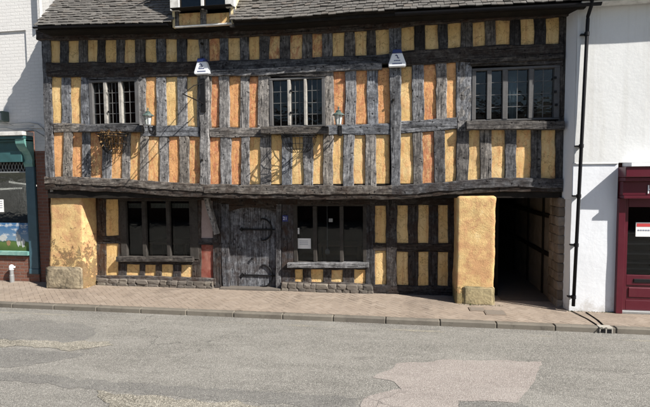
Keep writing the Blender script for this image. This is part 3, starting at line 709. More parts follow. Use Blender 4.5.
# door
dxs = [gx(229), gx(276.5)]; dzt = P(252, 207.5, YG)[1]; dzs_ = P(252, 212.5, YG)[1]; dzb = .015
door = empty_part('door', ((dxs[0]+dxs[1])/2, YG+.05, 0), house); door['label'] = 'weathered grey plank door with arched head and iron strap hinges'
nb = 6; bw = (dxs[1]-dxs[0])/nb
def arch(x): u = (x-(dxs[0]+dxs[1])/2)/((dxs[1]-dxs[0])/2); return dzs_+(dzt-dzs_)*(1-abs(u)**2.4)
bm = B()
for i in range(nb):
    a, b = dxs[0]+i*bw+.003, dxs[0]+(i+1)*bw-.003
    o = random.uniform(-.004, .004)
    prism(bm, [(a, dzb), (b, dzb)]+[(b-(b-a)*k0/4, arch(b-(b-a)*k0/4)) for k0 in range(5)], YG+.07+o, YG+.12)
obj('planks', bm, WV, door, (.62, .25, 0))
bm = B(); box(bm, dxs[0], dxs[1], YG+.121, YG+.13, 0, dzt); obj('door_back', bm, DARKW, door)
# frame: jambs and shaped head
bm = B(); 
gu('door_jamb',221,229.3,204,290,.35,.2,a2=222.5,b2=229.5,pd=.02); gu('door_jamb',276.2,281,204,292,.42,.1,pd=.02)
n = 10; pts = [(dxs[0]-.02+(dxs[1]-dxs[0]+.04)*i/n, 0) for i in range(n+1)]
prism(bm, [(x, arch(min(max(x, dxs[0]), dxs[1]))) for x, _ in pts]+[(pts[-1][0], dzt+.08), (pts[0][0], dzt+.08)], YG-.015, YG+.1)
obj('door_head', bm, WH, door, (.08, .3, 0))
for zpx, s1, s2 in ((229.7, 219, 240.5), (275.7, 265.5, 287)):
    zc = P(250, zpx, YG)[1]; xa, xb = gx(240), gx(273.5); bm = B(); y = YG+.045
    box(bm, xa+.05, xb+.02, y, y+.015, zc-.018, zc+.018, .003)
    prism(bm, [(xa-.02, zc), (xa+.03, zc+.05), (xa+.07, zc+.018), (xa+.07, zc-.018), (xa+.03, zc-.05)], y, y+.014)
    zt_, zb_ = P(250, s1, YG)[1], P(250, s2, YG)[1]; r = (zt_-zb_)/2; cx = xb-.25
    pts = [(cx+.21*math.cos(t), y+.002, zc+r*math.sin(t)) for t in [RAD(-95+190*i/16) for i in range(17)]]
    pts = [(cx-.03, y+.002, zc-r+.05)]+pts+[(cx-.03, y+.002, zc+r-.05)]
    tube(bm, pts, [.010]+[.017]*17+[.010], 6); obj('strap_hinge', bm, BLACK, door)
bm = B(); x, z = P(251.5, 259, YG); tube(bm, [(x, YG+.03, z), (x, YG+.075, z)], .025, 10); tube(bm, [(x, YG+.035, z+.02), (x+.03, YG+.03, z-.02), (x, YG+.035, z-.06), (x-.03, YG+.03, z-.02), (x, YG+.035, z+.02)], .006, 6); obj('ring_handle', bm, BLACK, door)
bm = B(); box(bm, gx(221), gx(281), YG-.12, YG+.13, -.02, .045, .01, .004); obj('door_step', bm, STONE, house)
# right-hand framed section behind the masonry pier
for a, b, ta, tb in ((375.5,385.5,206,242),(397.5,408,206,242),(418.5,428.5,206,242),(438,448,205.5,242),(375.5,385,251,284),(397.5,406.5,253,284.5),(417.5,428,253,284.5),(437.5,448,253,285)): gp(a, b, ta, tb, (.1,0,0))
gu('post',386,397,198,292,.12,.15,pd=.02); gu('stud',408,418.3,203,290,.08); gu('stud',428.5,438,203,290,.09); gu('stud',448,457,196,292,.06)
level('rail', [(373,243,250.5),(410,243.5,252),(452,243.5,252.5)], YG, house, (.07,.15,0), proud=.012)
level('rail', [(370,196,205.5),(455,196,205)], YG, house, (.06,.15,0), proud=.02)
level('sill_plate', [(370,284.5,293),(410,285.5,295),(456,286.5,299)], YG, house, (.08,.2,0), proud=.03)
# rubble plinth stones
def rubble(px0, px1, pt, pb, Y, rows=2, parent=house, m=STONE, size=.16, depth=.12):
    bm = B(); x0, x1 = P(px0, pb, Y)[0], P(px1, pb, Y)[0]; z1_ = P((px0+px1)/2, pt, Y)[1]; z0_ = -.03; rh = (z1_-z0_)/rows
    for r in range(rows):
        x = x0
        while x < x1-.02:
            w = min(random.uniform(.5, 1.5)*size, x1-x); c = Vector((x+w/2, Y+depth/2-.02*random.random(), z0_+(r+.5)*rh))
            res = bmesh.ops.create_icosphere(bm, subdivisions=2, radius=1.0); sd = random.uniform(0, 99)
            for v in res['verts']:
                p = v.co.copy(); q = Vector([math.copysign(abs(a)**.45, a) for a in p]); k0 = 1+.22*nz(p, 1.8, sd)
                v.co = c+Vector((q.x*w*.55*k0, q.y*depth*.6*k0, q.z*rh*.60*k0))
            x += w
    return obj('stone_plinth', bm, m, parent)
rubble(97, 213, 280.5, 290, YG-.08, 2, size=.2); rubble(281.5, 373, 284.5, 292, YG-.08, 2, size=.18)
# ground floor backing and rooms
zc_ = zs-.02
holes = [rect(124,194,201,257,YG+.13), rect(296,365,206,262,YG+.13)]
xpl, xpr = P(499, 300, YG)[0], P(561, 250, YJ)[0]
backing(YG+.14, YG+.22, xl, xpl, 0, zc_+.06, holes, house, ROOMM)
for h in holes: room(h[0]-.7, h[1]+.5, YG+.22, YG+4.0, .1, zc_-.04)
# --- masonry piers
def pier(name, front, Yf, Yb, zt, bulge, parent, mat_, color, plinth, label):
    """front: (xTL, xTR, xBL, xBR) at plane Yf, in metres"""
    bm = B(); nx, nzv, ny = 18, 44, 8; sd = random.uniform(0, 99); xtl, xtr, xbl, xbr = front
    def pt(u, v, w):   # u across, v height, w depth
        f = (1-v)**2.2
        xa = xtl+(xbl-xtl)*f; xb = xtr+(xbr-xtr)*f; x = xa+(xb-xa)*u; z = -.03+(zt+.03)*v; y = Yf-bulge*f+(Yb-Yf)*w+bulge*f*w
        k0 = nz((x, y, z), 2.0, sd)*.018+nz((x, y, z), 7, sd)*.007+nz((x, y, z), 22, sd)*.005
        edge = .010
        if w == 0: y += k0+(edge if u in (0, 1) else 0)+(edge*.8 if v == 1 else 0)
        if u in (0, 1): x += (k0+ (edge*.5 if w == 0 else 0))*(1 if u == 0 else -1)
        if v == 1: z += nz((x, y, 0), 6, sd)*.012-(.02 if u in (0, 1) else 0)
        return (x, y, z)
    def grid(f, a, b):
        g = [[bm.verts.new(f(i/a, j/b)) for i in range(a+1)] for j in range(b+1)]
        for j in range(b):
            for i in range(a): bm.faces.new((g[j][i], g[j][i+1], g[j+1][i+1], g[j+1][i]))
    grid(lambda u, v: pt(u, v, 0), nx, nzv); grid(lambda u, v: pt(0, v, u), ny, nzv); grid(lambda u, v: pt(1, v, u), ny, nzv); grid(lambda u, v: pt(u, 1, v), nx, ny); grid(lambda u, v: pt(u, v, 1), nx, nzv)
    bmesh.ops.remove_doubles(bm, verts=bm.verts, dist=.003)
    o = obj(name, bm, mat_, parent, color, smooth=True); o['label'] = label; return o
def piermat(name, wear, moss):
    m, nt = mat(name); k = N(nt); v = k.coords()
    z = k.n('ShaderNodeSeparateXYZ', ins={0: v}).outputs[2]
    z = k.n('ShaderNodeSeparateXYZ', ins={0: k.n('ShaderNodeTexCoord').outputs['Object']}).outputs[2]
    n1 = k.noise(v, 3.2, 9, .78, .3); n2 = k.noise(v, 8, 9, .8, .5); n3 = k.noise(v, 45, 5, .75)
    base = k.mix(n3, (.56, .375, .15), (.78, .57, .29))
    c = k.mix(k.ramp(n1, [(.44, 0.0), (.57, .85)]), base, k.mix(n3, (.42, .22, .11), (.66, .39, .21)))
    low = k.n('ShaderNodeMapRange', ins={'Value': z, 'From Min': .5, 'From Max': -.75, 'To Min': -.10, 'To Max': .10}).outputs[0]
    wm = k.math('MULTIPLY', k.ramp(k.math('ADD', n2, low), [(.525, 0.0), (.57, 1.0)]), wear)
    c = k.mix(wm, c, k.mix(n3, (.045, .035, .025), (.27, .19, .105)))
    pale = k.ramp(n1, [(.30, 1.0), (.42, 0.0)]); c = k.mix(k.math('MULTIPLY', pale, .5), c, (.82, .70, .46))
    low2 = k.n('ShaderNodeMapRange', ins={'Value': z, 'From Min': -.60, 'From Max': -.85, 'To Min': -.22, 'To Max': .10}).outputs[0]
    mm = k.math('MULTIPLY', k.ramp(k.math('ADD', n2, low2), [(.48, 0.0), (.56, 1.0)]), moss)
    c = k.mix(mm, c, k.mix(n3, (.07, .07, .035), (.30, .27, .14)))
    h = k.math('SUBTRACT', k.math('ADD', k.math('MULTIPLY', n2, .7), k.math('MULTIPLY', n3, .3)), k.math('MULTIPLY', k.math('ADD', wm, mm), .35))
    k.out(c, .92, h, 1.0, .035, .1); return m
PM1, PM2 = piermat('peeling_ochre_render', .8, 0), piermat('mottled_ochre_render', .12, .8)
YP1, YP2 = 9.30, 9.17
a = [P(49.5,192,YP1)[0], P(81.5,192,YP1)[0], P(47,284,YP1)[0], P(84,284,YP1)[0]]
ztp = P(65, 191.5, YP1)[1]
pier('masonry_pier', a, YP1, YG+.1, ztp, .0, house, PM1, None, None, 'battered ochre pier with peeling render at the left end')
a2 = [P(457.5,196,YP2)[0], P(496,196,YP2)[0], P(455.5,302,YP2)[0], P(493.5,302,YP2)[0]]
zt2 = P(475, 196, YP2)[1]
pier('masonry_pier', a2, YP2, YG+.5, zt2, .0, house, PM2, None, None, 'upright yellow and orange mottled pier beside the passage')
CEMENT = piermat('grey_cement_block', .55, .3)
for q in CEMENT.node_tree.nodes:
    if q.type == 'MIX' and not q.inputs[6].is_linked and not q.inputs[7].is_linked:
        a_, b_ = list(q.inputs[6].default_value), list(q.inputs[7].default_value)
        if a_[0] > .5: q.inputs[6].default_value = (.17, .15, .12, 1); q.inputs[7].default_value = (.34, .31, .26, 1)
PLM = simple('stained_grey_stone', (.30, .25, .17), .9, .35, 14, 1.0, dirt=(.025, .022, .018), dirtamt=1.0, dist=.03)
PLM2 = simple('mossy_grey_cement', (.34, .28, .16), .9, .35, 14, .8, dirt=(.085, .08, .045), dirtamt=.9, dist=.02)
q = [P(46,284,YP1-.03)[0], P(84,284,YP1-.03)[0]]
def lump(name, x0, x1, y0, y1, z0, z1, parent, m, amp=.012, n=9):
    bm = B(); box(bm, x0, x1, y0, y1, z0, z1); bmesh.ops.subdivide_edges(bm, edges=bm.edges[:], cuts=n, use_grid_fill=True); sd = random.uniform(0, 99)
    c = Vector(((x0+x1)/2, (y0+y1)/2, (z0+z1)/2)); h = Vector((x1-x0, y1-y0, z1-z0))/2
    for v in bm.verts:
        d = v.co-c; k0 = sum(abs(abs(d[i])-h[i]) < 1e-4 for i in range(3))
        s = (.0 if k0 < 2 else .010*k0)
        v.co -= Vector([math.copysign(s, d[i]) if abs(abs(d[i])-h[i]) < 1e-4 else 0 for i in range(3)])
        v.co += Vector((nz(v.co, 6, sd), nz(v.co, 6, sd+9), nz(v.co, 6, sd+20)))*amp
    return obj(name, bm, m, parent, smooth=True)
lump('pier_plinth', q[0]+.02, q[1]-.05, YP1-.06, YP1+.10, -.03, P(65, 267, YP1-.05)[1], house, PLM, amp=.008, n=14)
q = [P(463,300,YP2-.03)[0], P(494.5,300,YP2-.03)[0]]
lump('pier_plinth', q[0], q[1], YP2-.022, YP2+.06, -.03, P(485, 287, YP2-.03)[1], house, PLM2, amp=.012, n=16)
# --- covered passage at the right end
xq = P(499, 250, YG)[0]; xw = P(559.5, 250, YJ)[0]
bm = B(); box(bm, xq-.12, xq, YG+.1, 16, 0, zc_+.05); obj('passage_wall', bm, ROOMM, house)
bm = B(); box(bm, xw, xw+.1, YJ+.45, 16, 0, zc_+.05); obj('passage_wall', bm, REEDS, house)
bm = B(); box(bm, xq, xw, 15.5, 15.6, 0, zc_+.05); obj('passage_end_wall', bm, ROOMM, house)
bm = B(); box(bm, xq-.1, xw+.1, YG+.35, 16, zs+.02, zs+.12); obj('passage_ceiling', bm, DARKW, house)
for z in (1.62, .86):
    bm = B(); timber(bm, [(YJ+.5, z+.01, 0, 1, .045), (15.4, z, 0, 1, .045)], xw+.0, xw+.05, .003)
    for v in bm.verts: v.co = Vector((v.co.y-.035, v.co.x, v.co.z))
    obj('passage_rail', bm, DARKW, house)
for y in (YJ+.95, YJ+2.1, YJ+3.4):
    bm = B(); box(bm, xw-.03, xw+.01, y, y+.07, 0, zs); obj('passage_stud', bm, DARKW, house)
def stonewall(x0, x1, y0, y1, z0, z1, name, parent, rows=12):
    bm = B(); rh = (z1-z0)/rows
    for r in range(rows):
        y = y0
        while y < y1-.03:
            w = min(random.uniform(.14, .30), y1-y); sd = random.uniform(0, 99); c = Vector(((x0+x1)/2, y+w/2, z0+(r+.5)*rh)); res = bmesh.ops.create_icosphere(bm, subdivisions=2, radius=1)
            for v in res['verts']:
                p = v.co.copy(); q_ = Vector([math.copysign(abs(t)**.4, t) for t in p]); k0 = 1+.14*nz(p, 1.8, sd)
                v.co = c+Vector((q_.x*(x1-x0)*.5*k0, q_.y*w*.54*k0, q_.z*rh*.56*k0))
            y += w
    return obj(name, bm, LIME, parent)
LIME = island('limewashed_rubble', [(.17, .13, .10), (.26, .21, .17), (.13, .10, .075), (.33, .29, .25)], fine=24, bump=.9, stain=(.07, .055, .04), stainamt=.6)
stonewall(xw-.05, xw+.12, YJ-.05, YJ+.52, -.03, zs+.02, 'passage_jamb', house)

# ================================================================== THE RIGHT-HAND RENDERED HOUSE
XW0 = P(575, 120, YW)[0]; XW1 = 10.5
rh_ = empty('rendered_house', ((XW0+XW1)/2, YW, 0), 'tall white rendered house with a maroon shopfront at its foot', 'house')
zline = P(590, 163, YW)[1]; zeW = P(600, 5, YW)[1]
Xs = P(616, 250, YW)[0]
zf = P(640, 166, YW)[1]
def wavy(bm, x0, x1, y0, y1, z0, z1, nx=10, nzv=20, amp=.008, sd=3.0):
    g = []
    for j in range(nzv+1):
        g.append([bm.verts.new((x0+(x1-x0)*i/nx+(nz((0, 0, z0+(z1-z0)*j/nzv), 1.2, sd)*.012 if i == 0 else 0), y0+nz((x0+(x1-x0)*i/nx, 0, z0+(z1-z0)*j/nzv), 1.5, sd)*amp, z0+(z1-z0)*j/nzv)) for i in range(nx+1)])
    for j in range(nzv):
        for i in range(nx): bm.faces.new((g[j][i], g[j][i+1], g[j+1][i+1], g[j+1][i]))
    b = [bm.verts.new(c) for c in ((x0, y1, z0), (x1, y1, z0), (x1, y1, z1), (x0, y1, z1))]
    bm.faces.new(b[::-1]); bm.faces.new([b[0], b[1]]+g[0][::-1]); bm.faces.new([b[2], b[3]]+g[-1]); bm.faces.new([b[1], b[2]]+[r[-1] for r in g][::-1]); bm.faces.new([b[3], b[0]]+[r[0] for r in g])
bm = B(); wavy(bm, XW0, XW1, YW, YW+.12, zline, zeW+.3, 20, 20); obj('upper_wall', bm, RENDU, rh_)
bm = B(); wavy(bm, XW0-.02, Xs, YW+.012, YW+.13, -.02, zline-.002, 4, 20); obj('lower_wall', bm, RENDL, rh_)
# splayed side return of the upper wall, and the deep flank
xs0 = P(562.5, 200, YJ)[0]
bm = B(); zb2 = P(565, 199, YJ)[1]
def quadprism(bm, quad, z0, z1):
    a = [bm.verts.new((x, y, z0)) for x, y in quad]; b = [bm.verts.new((x, y, z1)) for x, y in quad]; n = len(quad)
    bm.faces.new(a[::-1]); bm.faces.new(b)
    for i in range(n): bm.faces.new((a[i], a[(i+1) % n], b[(i+1) % n], b[i]))
quadprism(bm, [(XW0+.01, YW+.125), (XW0-.004, YW+.004), (XW0-.09, YJ-.01), (XW0-.09, YJ+.3), (XW0+.01, YJ+.3)], zb2, zeW+.1); obj('side_return', bm, RENDL, rh_)
bm = B(); quadprism(bm, [(XW0+.02, YW+.135), (XW0-.021, YW+.02), (XW0-.06, YJ-.03), (XW0-.06, YJ+.3), (XW0+.02, YJ+.3)], -.02, zb2-.003); obj('lower_return', bm, RENDL, rh_)
bm = B(); box(bm, XW0+.03, XW0+.15, YJ+.3, 18, 0, zeW+.2); obj('flank_wall', bm, RBRICK, rh_)
bm = B(); box(bm, XW1-.12, XW1, YW+.13, 18, 0, zeW+.2); obj('flank_wall', bm, RBRICK, rh_)
bm = B(); box(bm, XW0+.03, XW1, 18, 18.1, 0, zeW+.2); obj('back_wall', bm, RBRICK, rh_)
# eaves, gutter and roof
bm = B(); A = [bm.verts.new(v) for v in ((XW0-.02, YW-.26, zeW+.06), (XW1, YW-.26, zeW+.06), (XW1, 13.4, zeW+4.4), (XW0-.02, 13.4, zeW+4.4))]; bm.faces.new(A)
A = [bm.verts.new(v) for v in ((XW0-.02, 18.2, zeW+.06), (XW1, 18.2, zeW+.06), (XW1, 13.41, zeW+4.4), (XW0-.02, 13.41, zeW+4.4))]; bm.faces.new(A)
bmesh.ops.solidify(bm, geom=bm.faces[:], thickness=.08); obj('roof', bm, TILE, rh_)
bm = B(); box(bm, XW0-.02, XW1, YW-.25, YW-.01, zeW-.03, zeW+.0, .003); obj('soffit', bm, WHITED, rh_)
gutter(XW0-.05, XW1, lambda x: zeW+.06, YW-.30, rh_, r=.055)
# downpipe
bm = B(); y = YW-.07; tp = P(588, 12, y); bt_ = P(573.3, 306, y)
pts = [(tp[0]-.01, YW-.28, zeW+.04), (tp[0], YW-.2, zeW-.08), (tp[0], y, zeW-.2)]+[(tp[0]+(bt_[0]-tp[0])*t, y, (zeW-.25)+(bt_[1]-zeW+.25)*t) for t in (0, .33, .66, 1)]
tube(bm, pts, .030, 12); dp = obj('downpipe', bm, PIPE, rh_, smooth=True)
for py in (34, 146, 196, 245, 297):
    x, z = P(588-(py-12)*.0503, py, y); bm = B(); tube(bm, [(x, y, z-.03), (x, y, z+.03)], .040, 12); box(bm, x-.09, x+.03, y+.005, YW+.01, z-.012, z+.012); obj('pipe_bracket', bm, PIPE, dp)
# crack line moulding between the two coats of paint
bm = B(); box(bm, XW0-.02, Xs-.003, YW-.012, YW+.02, zline-.018, zline+.004, .004, .004); obj('drip_strip', bm, RENDU, rh_)
# --- maroon shopfront
sf = empty_part('shopfront', (Xs+1.5, YW, 0), rh_); X2 = Xs+4.2
sx = lambda px, Y=YW: P(px, 260, Y)[0]
def szz(py, Y=YW): return P(632, py, Y)[1]
bm = B(); box(bm, Xs, X2, YW-.28, YW+.1, szz(177), szz(167), .01); obj('cornice', bm, MAROON, sf)
bm = B(); box(bm, Xs+.012, X2, YW-.24, YW+.1, szz(181), szz(177.4), .006); obj('cornice_moulding', bm, MAROON, sf)
bm = B(); box(bm, Xs+.02, X2, YW-.14, YW+.1, szz(195), szz(181.4), .004); fas = obj('fascia', bm, MAROON, sf)
bm = B(); box(bm, Xs+.02, X2, YW-.19, YW+.1, szz(198), szz(195.3), .004); obj('fascia_moulding', bm, MAROON, sf)
bm = B(); a = P(631, 165, YW-.3)[0]; box(bm, a, X2, YW-.31, YW+.02, szz(166.7), szz(163.2), .005); obj('lead_flashing', bm, WHITE, sf)
bm = B(); box(bm, Xs+.0, Xs+.11, YW-.06, YW+.1, 0, szz(198.3), .006); obj('pilaster', bm, MAROON, sf)
YS = YW+.02
def mbox(nm, px0, px1, py0, py1, y0, y1, m=MAROON, bev=.006):
    a, b = P(px0, 260, YS)[0], (P(px1, 260, YS)[0] if px1 < 900 else X2); bm = B(); box(bm, a, b, y0, y1, szz(py1, YS), szz(py0, YS), bev); return obj(nm, bm, m, sf)
# entrance door with big glass
dl = Xs+.11; dr = dl+1.02
bm = B(); z0_, z1_ = szz(275, YS), szz(207, YS)
box(bm, dl, dl+.08, YS, YS+.06, .05, szz(198.5), .004); box(bm, dr-.08, dr, YS, YS+.06, .05, szz(198.5), .004)
box(bm, dl+.08, dr-.08, YS, YS+.06, z1_, szz(198.5), .004); box(bm, dl+.08, dr-.08, YS, YS+.06, szz(285, YS), z0_, .004)
box(bm, dl+.08, dr-.08, YS+.02, YS+.055, szz(300, YS), szz(285.2, YS), .0); box(bm, dl+.08, dr-.08, YS, YS+.06, .05, szz(300.2, YS), .004)
box(bm, dl+.12, dr-.12, YS+.003, YS+.03, szz(297.5, YS), szz(287.5, YS), .012)
sd_ = obj('shop_door', bm, MAROON, sf)
# right of the door: display window, outside the frame of the photograph
bm = B(); box(bm, dr, dr+.1, YS-.05, YS+.08, 0, szz(198.5), .005); box(bm, dr+.1, X2, YS, YS+.08, 0, szz(275, YS), .005); box(bm, X2-.1, X2, YS-.05, YS+.08, szz(275, YS), szz(198.5), .005); obj('window_frame', bm, MAROON, sf)
bm = B(); box(bm, dr+.1, X2-.1, YS+.03, YS+.036, szz(275, YS), szz(198.5)); obj('pane', bm, GLASSD, sf)
bm = B(); box(bm, dl+.08, dr-.08, YS+.03, YS+.036, z0_, z1_); obj('pane', bm, GLASSD, sf)
bm = B(); a = P(633.5, 280, YS)[0]; box(bm, a, a+.36, YS-.014, YS+.01, szz(282.3, YS), szz(278.7, YS), .004); obj('letter_plate', bm, BLACK, sf)
bm = B(); box(bm, Xs+.08, X2, YW-.05, YW+.12, 0.0, .048, .006); obj('threshold', bm, GALV, sf)
room(Xs+.12, X2-.1, YS+.10, YS+3.0, .03, szz(190), rh_)
# blinds / shelves seen through the glass
for py in (232, 243, 253, 262, 268):
    bm = B(); box(bm, dl+.1, dr+.6, YS+.5, YS+.75, szz(py+1.5, YS+.5), szz(py, YS+.5)); tag(obj('shelf', bm, simple('grey_shelf', (.18, .18, .18))), {232:'top grey shelf behind the maroon door glass',243:'second grey shelf down behind the maroon door glass',253:'middle grey shelf behind the maroon door glass',262:'second lowest grey shelf behind the maroon door glass',268:'lowest grey shelf behind the maroon door glass'}[py], 'shelf', 'shelves behind the maroon shop door')
def text(body, size, loc, m, name, parent=None, ext=.004, align='CENTER', rotx=90):
    cu = bpy.data.curves.new(name, 'FONT'); cu.body = body; cu.size = size; cu.extrude = ext; cu.align_x = align; cu.align_y = 'CENTER'
    t = bpy.data.objects.new(name+'_t', cu); COL.objects.link(t); bpy.context.view_layer.update()
    me = bpy.data.meshes.new_from_object(t.evaluated_get(bpy.context.evaluated_depsgraph_get())); bpy.data.objects.remove(t)
    o = bpy.data.objects.new(name, me); COL.objects.link(o); me.materials.clear(); me.materials.append(m); me.name = name
    rot = Matrix.Rotation(RAD(rotx), 4, 'X'); me.transform(rot)
    WL[o] = Vector(loc)
    if parent: o.parent = parent; o.location = Vector(loc)-WL[parent]
    else: o.location = loc
    return o
x, z = P(646.8, 189.8, YW-.15); text('H', .21, (x, YW-.15, z), WHITE, 'fascia_letter', sf, align='LEFT')
# notice on the door glass
q = rect(635.5, 656, 222.5, 236.5, YS+.02); nt_ = empty('door_notice', ((q[0]+q[1])/2, YS+.02, q[2]), 'white notice with a red band and black wording in the maroon door glass', 'notice')
bm = B(); box(bm, q[0], q[1], YS+.018, YS+.022, q[2], q[3]); obj('sheet', bm, PAPER, nt_)
bm = B(); box(bm, q[0]+.012, q[1]-.012, YS+.015, YS+.017, q[3]-.075, q[3]-.02); obj('red_band', bm, REDINK, nt_)
bm = B()
for i in range(9): box(bm, q[0]+.03+i*.04, q[0]+.058+i*.04, YS+.015, YS+.017, q[3]-.150, q[3]-.125)
obj('wording', bm, INK, nt_)

# ================================================================== THE LEFT-HAND BRICK SHOP
XL1 = P(46.3, 240, YL)[0]; XL0 = XL1-5.5
ls = empty('brick_shop', (XL1-2.7, YL, 0), 'white painted brick building with a teal shopfront at the left edge', 'shop')
zlf = P(20, 131, YL)[1]
zstep = P(14, 31.5, YL)[1]; xstep = P(27, 34, YL)[0]
bm = B(); box(bm, XL0, XL1+.9, YL, YL+.2, zlf, 9.5); 
o = obj('upper_wall', bm, WBRICK, ls)
bm = B(); box(bm, XL0, XL1+.88, YL-.035, YL-.001, zstep, 9.5, .004); box(bm, xstep, XL1+.88, YL-.035, YL-.001, zlf+.05, zstep-.0005); obj('upper_wall', bm, WBRICK, ls)
bm = B(); box(bm, XL1+.8, XL1+.9, YL+.21, 18, 0, 9.4); obj('flank_wall', bm, RBRICK, ls)
bm = B(); box(bm, XL0, XL1+.8, 17.9, 18, 0, 9.4); obj('back_wall', bm, RBRICK, ls)
bm = B(); box(bm, XL0, XL0+.1, YL+.21, 17.9, 0, 9.4); obj('flank_wall', bm, RBRICK, ls)
bm = B(); A = [bm.verts.new(v) for v in ((XL0, YL-.3, 9.45), (XL1+.95, YL-.3, 9.45), (XL1+.95, 13.9, 12.8), (XL0, 13.9, 12.8))]; bm.faces.new(A)
A = [bm.verts.new(v) for v in ((XL0, 18.2, 9.45), (XL1+.95, 18.2, 9.45), (XL1+.95, 13.91, 12.8), (XL0, 13.91, 12.8))]; bm.faces.new(A)
bmesh.ops.solidify(bm, geom=bm.faces[:], thickness=.08); obj('roof', bm, TILE, ls)
x, z = P(40.5, 10, YL-.16); bm = B(); tube(bm, [(x, YL-.16, z-.22), (x, YL-.16, z+1.8), (x, YL-.16, 9.4)], .035, 10); obj('downpipe', bm, WHITED, ls)
# brick pier beside the pilaster
xp0, xp1 = P(30.5, 240, YL)[0], P(39.3, 240, YL)[0]
bm = B(); box(bm, xp1, XL1+.1, YL+.0, YL+.2, 0, P(43, 151, YL)[1]); obj('brick_pier', bm, RBRICK, ls)
bm = B(); box(bm, xp1, XL1+.1, YL-.0, YL+.2, P(43, 150.9, YL)[1], zlf-.0005); obj('upper_wall', bm, WBRICK, ls)
lz = lambda py, Y=YL: P(15, py, Y)[1]
front = empty_part('shopfront', (xp0-1.5, YL, 0), ls)
bm = B(); box(bm, XL0, xp1-.01, YL-.34, YL, lz(135.6, YL-.3), lz(131.5, YL-.3), .008); obj('cornice_top', bm, WHITED, front)
bm = B(); box(bm, XL0, xp1-.02, YL-.30, YL, lz(139, YL-.3), lz(135.8, YL-.3), .01); box(bm, XL0, xp1-.03, YL-.24, YL, lz(141.5, YL-.24), lz(139.2, YL-.3), .008); obj('cornice', bm, TEAL, front)
bm = B(); box(bm, XL0, xp0-.0, YL-.15, YL, lz(162, YL-.15), lz(141, YL-.24), .004); box(bm, XL0, xp0-.06, YL-.165, YL-.151, lz(150, YL-.15), lz(148.8, YL-.15)); obj('fascia', bm, TEAL, front)
# scrolled corbel
bm = B(); zc0, zc1 = lz(167, YL-.1), lz(138.5, YL-.28); prof = []
H_ = zc1-zc0
for t, d in ((0, .05), (.12, .07), (.25, .06), (.4, .09), (.55, .15), (.7, .23), (.82, .27), (1, .28)): prof.append((YL-d, zc0+H_*t))
prof = [(YL, zc0)]+prof+[(YL, zc1)]
a_ = [bm.verts.new((xp0-.03, y, z)) for y, z in prof]; b_ = [bm.verts.new((xp1-.03, y, z)) for y, z in prof]; bm.faces.new(a_); bm.faces.new(b_[::-1])
for i in range(len(prof)): bm.faces.new((a_[i], a_[(i+1) % len(prof)], b_[(i+1) % len(prof)], b_[i]))
obj('corbel', bm, AQUA, front)
bm = B(); box(bm, xp0, xp1-.005, YL-.06, YL, .32, zc0-.002, .006); box(bm, xp0-.012, xp1+.005, YL-.075, YL, .20, .318, .006); obj('pilaster', bm, TEALB, front)
bm = B(); box(bm, xp0, xp1-.001, YL-.05, YL, -.01, .198, .004); obj('pilaster_base', bm, RBRICK, front)
zsill = lz(254, YL); zg0, zg1 = lz(251, YL), lz(172, YL)
bm = B(); box(bm, XL0, xp0-.001, YL-.10, YL+.05, lz(255.5, YL-.1), lz(251.5, YL-.1), .006); obj('sill', bm, AQUA, front)
bm = B(); box(bm, XL0, xp0-.002, YL-.02, YL+.14, -.01, lz(256, YL-.02)); obj('stall_riser', bm, RBRICK, front)
bm = B(); zz0, zz1 = lz(171.5, YL), lz(162.5, YL)
box(bm, XL0, xp0, YL-.04, YL+.04, zz0-.03, zz0, .003)
n = 60
for i in range(n):
    xx = XL0+(xp0-XL0)*i/n; w = (xp0-XL0)/n
    for s in (1, -1): tube(bm, [(xx if s > 0 else xx+w, YL-.02, zz0), (xx+w if s > 0 else xx, YL-.02, zz1)], .006, 4)
obj('lattice_grille', bm, GALV, front)
bm = B(); box(bm, XL0, xp0, YL+.03, YL+.05, zz0, zz1); obj('grille_backing', bm, DARKW, front)
bm = B(); box(bm, XL0, xp0, YL+.02, YL+.026, zg0, zz0-.03); obj('pane', bm, GLASSD, front)
room(XL0+.1, xp0+.2, YL+.15, YL+4.0, zg0-.4, zz1, ls, simple('shop_interior', (.035, .03, .028), .9, .4, 4, spec=0))
# poster strip in the window: sky, cloud, field, pale dogs' shapes kept as plain colour fields
q = rect(-45, 30, 223, 250.5, YL+.01)
m_, nt0 = mat('landscape_print'); k = N(nt0); tc = k.n('ShaderNodeTexCoord').outputs['Object']; sep = k.n('ShaderNodeSeparateXYZ', ins={0: tc})
hz = k.math('ADD', sep.outputs[2], k.math('MULTIPLY', k.math('SUBTRACT', k.noise(tc, 5, 3, .5), .5), .15))
c = k.ramp(k.math('MULTIPLY_ADD', hz, 1.6), [(0, (.03, .06, .015)), (.40, (.09, .15, .04)), (.47, (.05, .10, .05)), (.5, (.16, .25, .34)), (1, (.05, .14, .28))])
nt0.nodes[-1]
for nd in nt0.nodes:
    if nd.type == 'MATH' and nd.operation == 'MULTIPLY_ADD': nd.inputs[2].default_value = .62
cl = k.ramp(k.noise(k.coords((1.2, 1, 2.2), rand=False), 4.2, 5, .6), [(.52, 0.0), (.62, 1.0)])
c = k.mix(k.math('MULTIPLY', cl, k.ramp(k.math('ADD', hz, .5), [(.5, 0.0), (.56, .9)])), c, (.45, .48, .50)); k.out(c, .6)
LAND = m_
PRW = simple('printed_pale_grey', (.42, .44, .43), .6, .25, 12)
ps = empty('landscape_poster', ((q[0]+q[1])/2, YL+.01, q[2]), 'wide poster of blue sky and green field low in the teal shop window', 'poster')
bm = B(); box(bm, q[0], q[1], YL+.004, YL+.010, q[2], q[3]); obj('print', bm, LAND, ps)
